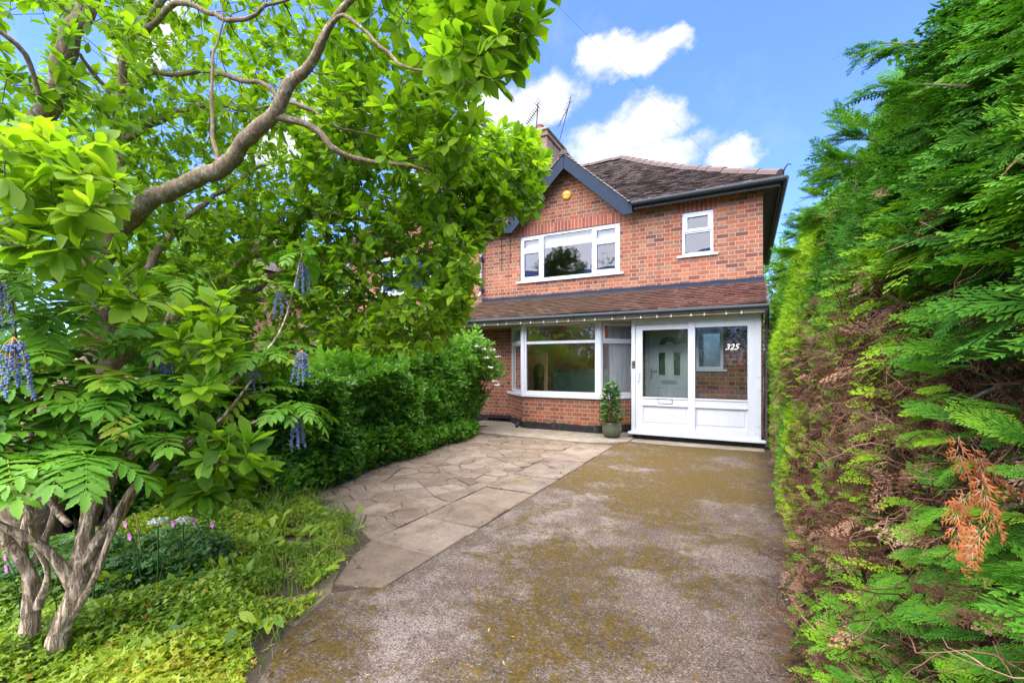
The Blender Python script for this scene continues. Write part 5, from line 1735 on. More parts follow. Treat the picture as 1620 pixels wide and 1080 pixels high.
# ------------------------------------------------------------------ the magnolia
def magnolia():
    rg = np.random.default_rng(33)
    T = thing('magnolia_tree', 'big spreading magnolia with lichened limbs and lime green leaves over the drive', 'tree', at(60, 840, 3.5) * 1.0)
    T.location.z = 0
    LIMBS = [
        ([(40, 900, 3.5, .30), (55, 800, 3.45, .25), (95, 690, 3.4, .21), (150, 590, 3.35, .19), (160, 510, 3.3, .17), (152, 430, 3.25, .15), (150, 390, 3.22, .13)]),
        ([(152, 470, 3.25, .11), (98, 436, 3.0, .07), (60, 412, 2.85, .062), (20, 385, 2.7, .058), (-40, 330, 2.5, .05)]),
        ([(150, 430, 3.22, .13), (95, 320, 3.0, .105), (46, 207, 2.9, .095), (85, 148, 2.85, .083), (111, 81, 2.8, .076), (137, 15, 2.8, .066), (170, -80, 2.8, .055), (230, -200, 2.9, .03)]),
        ([(150, 430, 3.25, .12), (185, 365, 3.1, .092), (230, 325, 3.0, .084), (290, 295, 2.9, .076), (345, 255, 2.8, .070), (395, 210, 2.7, .064), (430, 182, 2.65, .058), (470, 135, 2.6, .048), (500, 80, 2.5, .036), (540, 20, 2.4, .026), (600, -60, 2.3, .016)]),
        ([(430, 182, 2.65, .04), (480, 198, 2.68, .032), (520, 230, 2.72, .028), (560, 248, 2.8, .025), (620, 257, 2.85, .02), (670, 272, 2.9, .014), (720, 300, 3.0, .008)]),
        ([(155, 430, 3.5, .11), (180, 330, 3.65, .085), (195, 215, 3.7, .065), (190, 140, 3.68, .05), (203, 85, 3.6, .045), (225, 48, 3.55, .04), (258, 2, 3.5, .034), (330, -50, 3.5, .02)]),
        ([(194, 142, 3.68, .036), (240, 122, 3.6, .033), (300, 112, 3.45, .029), (360, 118, 3.3, .026), (420, 138, 3.2, .022), (480, 170, 3.1, .018), (540, 205, 3.1, .012), (600, 215, 3.1, .007)]),
        ([(195, 222, 3.7, .055), (250, 190, 3.8, .048), (300, 165, 3.85, .04), (345, 160, 3.85, .034), (400, 172, 3.8, .026), (470, 168, 3.8, .018), (530, 190, 3.8, .01)]),
        ([(225, 48, 3.5, .03), (285, 8, 3.3, .03), (335, 22, 3.2, .026), (372, 30, 3.1, .022), (440, 5, 3.0, .014), (500, -20, 3.0, .008)]),
        ([(190, 225, 3.6, .03), (175, 160, 3.4, .026), (150, 115, 3.3, .022), (128, 85, 3.2, .018)]),
        ([(62, 150, 2.6, .02), (40, 95, 2.5, .02), (0, 55, 2.4, .018), (-40, 20, 2.4, .016)]),
        ([(500, 80, 2.5, .02), (545, 25, 2.35, .015), (600, 72, 2.3, .013), (640, 100, 2.25, .011), (680, 108, 2.25, .009), (735, 126, 2.2, .007), (780, 140, 2.2, .004)]),
        ([(680, 108, 2.25, .006), (720, 100, 2.2, .006), (760, 85, 2.15, .005), (800, 75, 2.15, .003)]),
        ([(150, 590, 3.4, .13), (230, 540, 3.7, .10), (300, 490, 3.9, .075), (345, 450, 4.0, .06), (395, 405, 3.95, .05), (440, 370, 3.85, .042), (485, 343, 3.75, .036), (530, 335, 3.65, .032), (575, 348, 3.6, .028), (610, 385, 3.6, .022), (628, 425, 3.6, .014), (650, 470, 3.6, .007)]),
        ([(395, 405, 3.95, .035), (440, 345, 4.1, .03), (490, 318, 4.2, .026), (540, 305, 4.2, .02), (600, 310, 4.3, .015), (680, 330, 4.3, .009), (760, 345, 4.3, .005)]),
        ([(345, 450, 4.0, .045), (400, 462, 4.1, .036), (440, 440, 4.2, .03), (480, 400, 4.3, .024), (540, 380, 4.4, .016), (620, 360, 4.5, .009)]),
        ([(300, 490, 3.9, .05), (345, 478, 3.95, .045), (400, 478, 4.0, .036), (470, 470, 4.1, .022), (540, 470, 4.2, .012), (620, 490, 4.2, .006)]),
        ([(165, 520, 3.3, .06), (215, 470, 3.2, .05), (250, 400, 3.3, .042), (300, 340, 3.6, .034), (360, 300, 3.9, .026), (430, 260, 4.2, .018), (520, 260, 4.5, .01)]),
        ([(345, 255, 2.8, .02), (335, 180, 2.85, .017), (330, 120, 2.85, .014), (345, 60, 2.9, .01), (350, 0, 2.9, .007)]),
        ([(150, 600, 3.35, .05), (240, 600, 3.1, .035), (300, 640, 2.8, .025), (335, 700, 2.6, .017), (340, 745, 2.5, .01)]),
        ([(620, 257, 2.9, .013), (690, 240, 3.3, .011), (750, 235, 3.8, .008), (810, 250, 4.1, .005)]),
        ([(610, 385, 3.6, .013), (680, 400, 3.7, .01), (730, 390, 3.8, .007), (780, 372, 3.9, .004)]),
    ]
    wood = Acc(); nodes = []
    for L in LIMBS:
        P = np.array([at(a, b, t) for a, b, t, r in L]); Rr = np.array([q[3] for q in L]) * 1.0
        P[1:-1] += rg.normal(size=(len(P) - 2, 3)) * Rr[1:-1, None] * .25
        pts, rr = smooth_path(P, Rr * .68, .04)
        wv = np.stack([vnoise(pts * 4.5, 61 + k) - .5 for k in range(3)], 1) + .5 * np.stack([vnoise(pts * 11, 71 + k) - .5 for k in range(3)], 1)
        pts = pts + wv * .055 * np.minimum(1, np.arange(len(pts)) / 6)[:, None]
        rr = rr * (1 + .10 * (vnoise(pts * 9, 5) - .5) * 2 + .07 * (vnoise(pts * 30, 6) - .5))
        tubes_np(wood, pts, rr, 14 if Rr[0] > .06 else 8)
        nodes.append(np.c_[pts, rr])
    # flare at the foot
    b = at(40, 900, 3.5)
    tubes_np(wood, [(b.x - .03, b.y, -.05), (b.x - .02, b.y, .12), tuple(at(48, 850, 3.48))], [.42, .33, .27], 14)
    trunk = wood.build('trunk', M_bark, T, smooth=True)
    NODE = np.concatenate(nodes)
    NODE = NODE[NODE[:, 2] > .9]
    # ---- rosette targets through the crown
    SKYGAPS = [np.array(q) for q in ([(0, 10), (85, 5), (95, 85), (45, 110), (0, 95)], [(125, 40), (190, 62), (200, 100), (140, 122), (108, 100)], [(30, 60), (78, 55), (70, 112), (38, 110)])]
    # poly, t0, t1, count, leaf length
    Z = [
        ([(690, -80), (890, -80), (862, 20), (832, 60), (806, 120), (770, 140), (700, 150)], 1.9, 2.6, 105, .13),
        ([(520, -80), (720, -80), (720, 150), (610, 170), (520, 130)], 2.7, 3.7, 150, .115),
        ([(640, 140), (765, 128), (760, 215), (700, 280), (600, 250)], 2.6, 3.5, 95, .115),
        ([(520, 140), (700, 180), (748, 230), (722, 330), (752, 420), (728, 505), (690, 545), (600, 560), (520, 540), (470, 470), (440, 330)], 3.0, 4.6, 1150, .097),
        ([(690, 240), (760, 215), (800, 205), (850, 222), (866, 245), (846, 285), (846, 330), (800, 345), (770, 372), (742, 400), (690, 410)], 3.7, 5.0, 330, .13),
        ([(790, 218), (842, 228), (866, 256), (850, 290), (848, 335), (832, 345), (812, 280)], 3.9, 4.9, 60, .115),
        ([(690, 420), (740, 405), (752, 430), (735, 505), (700, 535), (680, 500)], 3.4, 4.4, 110, .12),
        ([(180, -80), (580, -80), (600, 180), (560, 330), (380, 420), (230, 340), (190, 200)], 3.2, 5.0, 1350, .089),
        ([(-60, -80), (200, -80), (230, 330), (160, 420), (-60, 420)], 2.5, 4.6, 440, .105),
        ([(-20, 195), (110, 200), (190, 250), (185, 330), (120, 400), (-20, 410)], 1.7, 2.3, 75, .135),
        ([(180, 340), (420, 330), (520, 400), (520, 560), (430, 590), (300, 600), (190, 540)], 3.2, 4.8, 560, .105),
        ([(100, 430), (200, 440), (260, 470), (220, 500), (120, 480)], 1.9, 2.2, 7, .15),
        ([(270, 500), (350, 470), (380, 560), (330, 640), (270, 600)], 2.0, 2.6, 26, .13),
        ([(255, 740), (330, 690), (405, 690), (425, 740), (400, 790), (320, 800), (262, 775)], 2.0, 2.5, 34, .135),
        ([(-60, -300), (600, -300), (760, -80), (-60, -80)], 2.6, 4.2, 60, .12),
        ([(0, 0), (560, 0), (600, 330), (200, 420), (0, 420)], 5.2, 6.4, 110, .11),
    ]
    TG = []; LS = []
    for poly, t0, t1, n, ls in Z:
        pl = np.array(poly, float); lo, hi = pl.min(0), pl.max(0); k = 0
        while k < n:
            q = rg.uniform(lo, hi, (n * 4, 2))
            q = q[inside(poly, q)]
            for gp in SKYGAPS: q = q[~inside(list(map(tuple, gp)), q)]
            for a, b_ in q[:n - k]:
                TG.append(tuple(at(a, b_, rg.uniform(t0, t1)))); LS.append(ls)
            k += len(q[:n - k])
    TG = np.array(TG); LS = np.array(LS)
    lowm = (TG[:, 2] < 4.7) | (TG[:, 1] < 2.2)
    TG, LS = TG[lowm], LS[lowm]
    # ---- grow twigs: nearest targets first, each new twig can carry the next
    pos = np.zeros((60000, 3)); rad = np.zeros(60000); cnt = len(NODE)
    pos[:cnt] = NODE[:, :3]; rad[:cnt] = NODE[:, 3]
    d0 = np.array([np.min(((pos[:cnt] - q) ** 2).sum(1)) for q in TG])
    tw = Acc(); A_pos = []; A_dir = []; A_ls = []; S_pos = []; S_dir = []; S_ls = []
    for i in np.argsort(d0):
        q = TG[i]
        dd = ((pos[:cnt] - q) ** 2).sum(1) + rg.random(cnt) * .02
        j = int(np.argmin(dd)); p0 = pos[j]; L = math.sqrt(((p0 - q) ** 2).sum())
        if L < .04: continue
        m_ = max(3, int(L / .09) + 2)
        f = np.linspace(0, 1, m_)[:, None]
        dirv = (q - p0)
        side = nrm(np.cross(dirv, rg.normal(size=3))[None])[0]
        bend = side * (rg.uniform(-.16, .16) * L) + np.array([0, 0, -.10 * L * rg.random()])
        pts = p0 + dirv * f + bend * (4 * f * (1 - f)) + rg.normal(size=(m_, 3)) * .008 * np.minimum(1, 4 * f * (1 - f) + .0)
        r0 = min(rad[j] * .75, .0035 + .006 * min(L, 1.2)); r1 = .0022
        rr = np.linspace(r0, r1, m_)
        tubes_np(tw, pts, rr, 5)
        k = m_ - 1
        pos[cnt:cnt + k] = pts[1:]; rad[cnt:cnt + k] = np.maximum(rr[1:], .003); cnt += k
        A_pos.append(q); dv = pts[-1] - pts[-2]; A_dir.append(dv / np.linalg.norm(dv)); A_ls.append(LS[i])
        for kk in range(int(min(4, L / .10)) + 1):
            s_ = rg.uniform(.35, .95); i_ = min(m_ - 2, int(s_ * (m_ - 1)))
            S_pos.append(pts[i_]); dv = pts[i_ + 1] - pts[i_]; S_dir.append(dv / np.linalg.norm(dv)); S_ls.append(LS[i] * .9)
    tw.build('twigs', M_twig, T)
    lf = Acc()
    A_pos, A_dir, A_ls = np.array(A_pos), np.array(A_dir), np.array(A_ls)
    A_dir = nrm(A_dir + np.array([0, 0, .35]) + rand_dirs(len(A_dir), rg) * .35)
    LT = [leaf_tpl(.50, .62, 5, .16, .10), leaf_tpl(.46, .60, 5, .25, .22), leaf_tpl(.55, .64, 5, .10, .05)]
    U = nrm(np.cross(A_dir, np.array([.3, .2, .9]))); W_ = np.cross(A_dir, U)
    for k in range(10):
        keep = rg.random(len(A_pos)) < (1.0 if k < 6 else .65)
        n = keep.sum(); a_ = k * 2.4 + rg.uniform(-.4, .4, n)
        tilt = rg.uniform(.55, 1.35, n) if k > 1 else rg.uniform(.15, .6, n)
        rd = U[keep] * np.cos(a_)[:, None] + W_[keep] * np.sin(a_)[:, None]
        D = nrm(A_dir[keep] * np.cos(tilt)[:, None] + rd * np.sin(tilt)[:, None] + np.array([0, 0, -.12]))
        Nn = nrm(A_dir[keep] * .5 + np.array([0, 0, .8]) - rd * .2 + rand_dirs(n, rg) * .35)
        S = A_ls[keep] * rg.uniform(.42, 1.08, n)
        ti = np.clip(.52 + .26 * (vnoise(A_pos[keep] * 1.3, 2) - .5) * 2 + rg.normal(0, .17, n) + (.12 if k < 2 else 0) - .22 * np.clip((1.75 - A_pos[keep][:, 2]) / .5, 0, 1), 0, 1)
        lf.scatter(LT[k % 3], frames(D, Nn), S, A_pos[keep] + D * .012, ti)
    S_pos, S_dir, S_ls = np.array(S_pos), np.array(S_dir), np.array(S_ls); n = len(S_pos)
    rd = nrm(np.cross(S_dir, rand_dirs(n, rg))); D = nrm(S_dir * .5 + rd + np.array([0, 0, -.05]))
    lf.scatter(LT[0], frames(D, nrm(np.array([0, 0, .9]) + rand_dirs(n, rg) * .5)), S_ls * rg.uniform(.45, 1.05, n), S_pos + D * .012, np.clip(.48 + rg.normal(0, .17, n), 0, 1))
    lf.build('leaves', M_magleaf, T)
    print('magnolia rosettes', len(A_pos), 'nodes', cnt)


magnolia()


# ------------------------------------------------------------------ the mahonia in front
def spiny_leaf():
    ys = np.array([0, .12, .22, .34, .44, .56, .66, .78, .86, 1.0]); w_ = np.array([.05, .17, .13, .20, .15, .19, .13, .14, .08, .01])
    V = []; 
    for y, hw in zip(ys, w_): V += [(-hw, y, .25 * hw - .1 * y * y), (0, y, -.1 * y * y), (hw, y, .25 * hw - .1 * y * y)]
    F = []
    for i in range(len(ys) - 1):
        a = 3 * i; F += [[a, a + 1, a + 4, a + 3], [a + 1, a + 2, a + 5, a + 4]]
    return np.array(V), np.array(F), np.tile([.02, -.05, .02], len(ys))


def frond_tpl(n, seed):
    """pinnate leaf of length 1 along +Y drooping at the end"""
    rg = np.random.default_rng(seed); parts = []; sl = spiny_leaf()
    def pos(y): return np.array([0, y * (1 - .12 * y), .10 * y - .42 * y * y])
    for i in range(n):
        y = .14 + .80 * i / (n - 1); P = pos(y); sl_ = math.atan2(.10 - .84 * y, 1 - .24 * y)
        for sd in (1, -1):
            Rm = eul(rx=sl_) @ eul(rz=-sd * R(rg.uniform(58, 76) * (1 - .35 * y))) @ eul(ry=sd * rg.uniform(-.1, .35), rx=rg.uniform(-.25, .1))
            parts.append((sl, Rm, (.30 - .10 * abs(y - .45)) * rg.uniform(.9, 1.1), P, rg.uniform(-.05, .05)))
    parts.append((sl, eul(rx=-.6), .28, pos(.96), .04))
    st = Acc(); pts = np.array([pos(y) for y in np.linspace(0, .97, 7)]); tubes_np(st, pts, np.linspace(.012, .005, 7), 4, 0)
    parts.append(((st.V[0], st.F[0], np.full(len(st.V[0]), .25)), np.eye(3), 1, (0, 0, 0), 0))
    return merge_tpl(parts)


def mahonia():
    rg = np.random.default_rng(12)
    base = at(65, 1075, 2.05); base.z = 0
    T = thing('mahonia_shrub', 'sprawling mahonia with fissured tan stems, spiny leaflets and hanging blue berries', 'shrub', base)
    ST = [
        [(30, 1110, 2.1, .058), (42, 1000, 2.1, .050), (40, 915, 2.1, .042), (18, 850, 2.05, .030), (-20, 820, 2.0, .025)],
        [(45, 1010, 2.1, .05), (45, 930, 2.1, .034), (38, 860, 2.1, .028), (42, 790, 2.15, .024), (45, 700, 2.2, .022), (55, 620, 2.25, .018)],
        [(70, 1115, 2.1, .068), (95, 1010, 2.1, .062), (125, 930, 2.1, .056), (130, 860, 2.12, .046), (150, 800, 2.15, .030), (190, 745, 2.2, .025), (240, 705, 2.25, .020), (330, 690, 2.35, .014), (405, 668, 2.4, .012), (462, 652, 2.42, .008)],
        [(120, 930, 2.1, .045), (85, 870, 2.05, .030), (45, 850, 2.0, .027), (5, 835, 1.95, .024), (-30, 815, 1.9, .02)],
        [(122, 900, 2.12, .045), (125, 820, 2.15, .028), (120, 760, 2.15, .024), (100, 690, 2.1, .02)],
        [(130, 860, 2.12, .03), (165, 790, 2.2, .024), (210, 720, 2.3, .02), (270, 660, 2.4, .016), (300, 600, 2.45, .012), (340, 560, 2.5, .008)],
        [(95, 1000, 2.1, .035), (130, 950, 2.08, .024), (150, 900, 2.05, .02), (200, 790, 2.1, .017), (240, 745, 2.15, .014), (300, 700, 2.2, .01)],
        [(118, 930, 2.1, .032), (150, 865, 2.15, .026), (168, 800, 2.2, .022), (150, 735, 2.2, .018), (160, 680, 2.2, .012)],
        [(128, 920, 2.12, .036), (175, 830, 2.18, .028), (215, 770, 2.22, .022), (262, 722, 2.28, .017), (300, 690, 2.3, .012)],
        [(122, 905, 2.1, .032), (185, 815, 2.16, .026), (225, 760, 2.2, .022), (290, 712, 2.3, .018), (345, 665, 2.4, .012), (400, 600, 2.5, .008)],
        [(55, 890, 2.12, .026), (82, 810, 2.2, .022), (76, 745, 2.25, .018), (110, 690, 2.3, .012)],
        [(60, 960, 2.1, .03), (70, 905, 2.05, .018), (55, 860, 2.0, .016), (45, 810, 1.95, .014), (30, 760, 1.95, .012)],
        [(110, 830, 2.15, .022), (90, 790, 2.2, .018), (70, 740, 2.2, .016), (20, 700, 2.2, .014), (-20, 640, 2.2, .012)],
        [(265, 655, 2.4, .014), (350, 620, 2.5, .012), (420, 560, 2.6, .01), (460, 500, 2.7, .007), (478, 400, 2.8, .005)],
        [(190, 745, 2.2, .018), (250, 560, 2.5, .014), (262, 500, 2.6, .010), (280, 440, 2.7, .008)],
        [(30, 700, 2.2, .016), (20, 600, 2.15, .014), (15, 500, 2.1, .011), (10, 440, 2.1, .008)],
    ]
    wd = Acc()
    for L in ST:
        P = np.array([at(*q[:3]) for q in L]); Rr = np.array([q[3] for q in L]) * .66
        P[1:-1] += rg.normal(size=(len(P) - 2, 3)) * .012
        pts, rr = smooth_path(P, Rr, .025)
        rr = rr * (1 + .22 * (vnoise(pts * 22, 7) - .5) + .12 * (vnoise(pts * 60, 8) - .5))
        m = pts[:, 2] > -.06
        tubes_np(wd, pts[m], rr[m], 22 if Rr[0] > .02 else 10, .5, .055)
    wd.build('stems', M_mbark, T, smooth=True)
    FT = [frond_tpl(n, s_) for n, s_ in ((7, 1), (8, 2), (6, 3), (9, 4))]
    TOPS = [(45, 640, 2.05, 10, .32), (95, 690, 1.95, 12, .32), (185, 640, 2.15, 12, .32), (150, 600, 2.2, 9, .32), (60, 560, 2.1, 8, .32), (15, 690, 1.85, 8, .30), (100, 600, 2.3, 8, .34), (210, 600, 2.25, 8, .34), (60, 505, 2.2, 8, .32), (130, 480, 2.4, 7, .32), (20, 720, 1.75, 6, .34), (130, 720, 1.8, 7, .33),
            (250, 530, 2.55, 8, .32), (180, 545, 2.5, 7, .30), (430, 560, 2.6, 6, .26), (470, 640, 2.45, 7, .24), (262, 690, 2.2, 6, .30), (410, 620, 2.7, 5, .26), (-10, 600, 2.0, 6, .34), (300, 600, 2.7, 6, .28), (40, 430, 2.4, 6, .3), (478, 398, 2.8, 5, .2), (280, 436, 2.7, 6, .26), (445, 452, 2.75, 4, .2), (12, 440, 2.1, 6, .28)]
    fr = Acc()
    for a, b, t, n, L in TOPS:
        c = np.array(at(a, b, t))
        for k in range(n):
            an = k * 2.4 + rg.uniform(-.3, .3); el = rg.uniform(-.45, .55)
            D = np.array([math.cos(an) * math.cos(el), math.sin(an) * math.cos(el), math.sin(el)])
            D = D + np.array([.25, -.35, 0])         # leaning out to the light over the drive
            Rm = frames(D[None], np.array([[0, 0, 1.0]]) + rg.normal(size=(1, 3)) * .15)
            hi = .90 if rg.random() < .02 else np.clip(rg.normal(.55, .15), 0, .86)
            fr.scatter(FT[rg.integers(0, 4)], Rm, L * rg.uniform(.8, 1.15), c[None] + rg.normal(size=(1, 3)) * .01, [hi])
    fr.build('fronds', M_mahleaf, T)
    # hanging racemes of berries
    ico = bmesh.new(); bmesh.ops.create_uvsphere(ico, u_segments=8, v_segments=5, radius=1)
    bv = np.array([v.co[:] for v in ico.verts]); bf = []
    for f in ico.faces:
        q = [v.index for v in f.verts]; bf.append(q if len(q) == 4 else q + [q[-1]])
    ico.free()
    # poles become thin quads: split the triangles' last corner
    bt = (bv, np.array([[q[0], q[1], q[2], q[3]] for q in bf if len(set(q)) == 4]), np.zeros(len(bv)))
    CL = [(22, 545, 1.75, 10, .21), (478, 562, 2.45, 8, .15), (470, 668, 2.42, 7, .15), (478, 420, 2.8, 7, .17), (443, 465, 2.75, 5, .15), (262, 575, 2.5, 7, .15), (250, 560, 2.55, 5, .13), (-5, 450, 1.9, 6, .18), (400, 590, 2.6, 4, .13)]
    for a, b, t, n, L in CL:
        c = np.array(at(a, b, t)); ac = Acc(); sk = Acc()
        for k in range(n):
            an = k * 2.4; sp = .045 * math.sqrt((k + .5) / n) * (L / .16) * 1.35
            d_ = np.array([math.cos(an) * sp, math.sin(an) * sp, 0])
            l = L * rg.uniform(.75, 1.1)
            f = np.linspace(0, 1, 9)[:, None]
            pts = c + d_ * np.sqrt(f) + np.array([0, 0, -1.0]) * l * f + np.array([0, 0, .03]) * (1 - f)
            tubes_np(sk, pts, np.linspace(.0022, .0012, 9), 4, .9)
            m_ = int(l / .0042)
            ff = rg.uniform(.12, 1, m_); q = np.stack([np.interp(ff, f[:, 0], pts[:, i]) for i in range(3)], 1) + rand_dirs(m_, rg) * (.0105 * (1.15 - .75 * ff))[:, None]
            ac.scatter(bt, frames(rand_dirs(m_, rg), rand_dirs(m_, rg)), rg.uniform(.0036, .0052, m_), q, np.full(m_, .5))
        o = ac.build('berry_cluster', M_berry, T, smooth=True)
        sk.build('stalk', leaf_mat('yellow stalks', [(0, (.2, .12, .03)), (1, (.42, .24, .04))], .1), o)


mahonia()


# ------------------------------------------------------------------ conifer hedge on the right
def spray_tpl(seed, n=9, sub=5, curve=.25, curl=0.0, wf=1.0):
    """flat conifer spray of length 1 along +Y: axis, alternating side branchlets, each with scale-leaf tips"""
    rg = np.random.default_rng(seed); V = []; F = []; T = []

    def blade(p, d, L, w_, ti, z):
        w_ = w_ * wf
        s_ = np.array([d[1], -d[0]]); m_ = p + d * L * .45; e = p + d * L
        b = len(V)
        V.extend([(p[0] - s_[0] * w_ * .5, p[1] - s_[1] * w_ * .5, z), (m_[0] + s_[0] * w_, m_[1] + s_[1] * w_, z - .01), (e[0], e[1], z - .02), (m_[0] - s_[0] * w_, m_[1] - s_[1] * w_, z - .01)])
        F.append([b, b + 1, b + 2, b + 3]); T.extend([ti - .20, ti - .02, ti + .22, ti - .02])  # bases darkened to paint in shaded depth; tips paler as new growth
    def ax(y): return np.array([.04 * math.sin(y * 3 + seed), y])
    def zz(y): return -curve * y * y
    for i in range(6):
        y0, y1 = i / 6, (i + 1) / 6; d = ax(y1) - ax(y0); blade(ax(y0), d / np.linalg.norm(d), np.linalg.norm(d) * 1.15, .011, -.05, zz(y0))
    for i in range(n * 2):
        y = .06 + .88 * i / (n * 2); sd = 1 if i % 2 else -1
        L = (.40 * math.sin(min(1, (y + .12) * 1.6) * math.pi * .5) * (1.05 - y) + .06) * rg.uniform(.8, 1.15)
        an = R(rg.uniform(36, 50)) * sd + curl * rg.normal()
        d = np.array([math.sin(an), math.cos(an)]); p = ax(y)
        lift = rg.normal() * .03
        blade(p, d, L, .012, 0, zz(y) + lift * .3)
        m_ = max(2, int(sub * L / .30 + .5))
        for j in range(m_):
            f = (j + .6) / (m_ + .3); q = p + d * L * f
            for s2 in (1, -1):
                a2 = an + s2 * R(rg.uniform(30, 46)); d2 = np.array([math.sin(a2), math.cos(a2)])
                blade(q, d2, L * .40 * (1.1 - f) + .030, .0155, .06, zz(y) + lift * f - .12 * L * f)
    return np.array(V), np.array(F), np.array(T)


def twig_tpl(seed):
    """dead brown curled twiglet of length 1"""
    rg = np.random.default_rng(seed); ac = Acc()
    def br(p, d, L, r, lev):
        pts = [p]; dd = d.copy()
        for k in range(4):
            dd = nrm((dd + rg.normal(size=3) * .38 + np.array([0, 0, -.12]))[None])[0]; pts.append(pts[-1] + dd * L / 4)
        tubes_np(ac, np.array(pts), np.linspace(r, r * .35, 5), 3, rg.uniform(-.15, .15))
        if lev > 0:
            for k in range(3):
                i = rg.integers(1, 5); br(pts[i], nrm((dd + rg.normal(size=3) * .9)[None])[0], L * rg.uniform(.35, .6), r * .6, lev - 1)
    br(np.zeros(3), np.array([0, 1., 0]), .9, .014, 2)
    return np.concatenate(ac.V), np.concatenate(ac.F), np.concatenate(ac.T)


def face_x(y, z):
    """the drive-side face of the hedge, x as a function of y and z"""
    y = np.asarray(y, float); z = np.asarray(z, float)
    x = .36 + .035 * np.sin(y * 1.7 + 1) + .02 * y * 0
    x = x + .05 * (z - 1.1) ** 2 * np.where(z < 1.1, .8, .25)
    x = x - .07 * np.exp(-((z - 1.5) / .6) ** 2) * np.clip((y - 4) / 3, 0, 1)
    top = 2.55 + .10 * np.clip(y - 1, 0, 6)
    x = x - .15 * np.clip((1.0 - z) / .7, 0, 1) * np.clip((6.5 - y) / 3, 0, 1)
    x = x + np.clip((z - 1.75) / .5, 0, 1) * .075 + np.where(z > top - .8, ((z - top + .8) / .8) ** 2 * .13, 0) - .06 * np.clip((.9 - z) / .6, 0, 1)
    return x


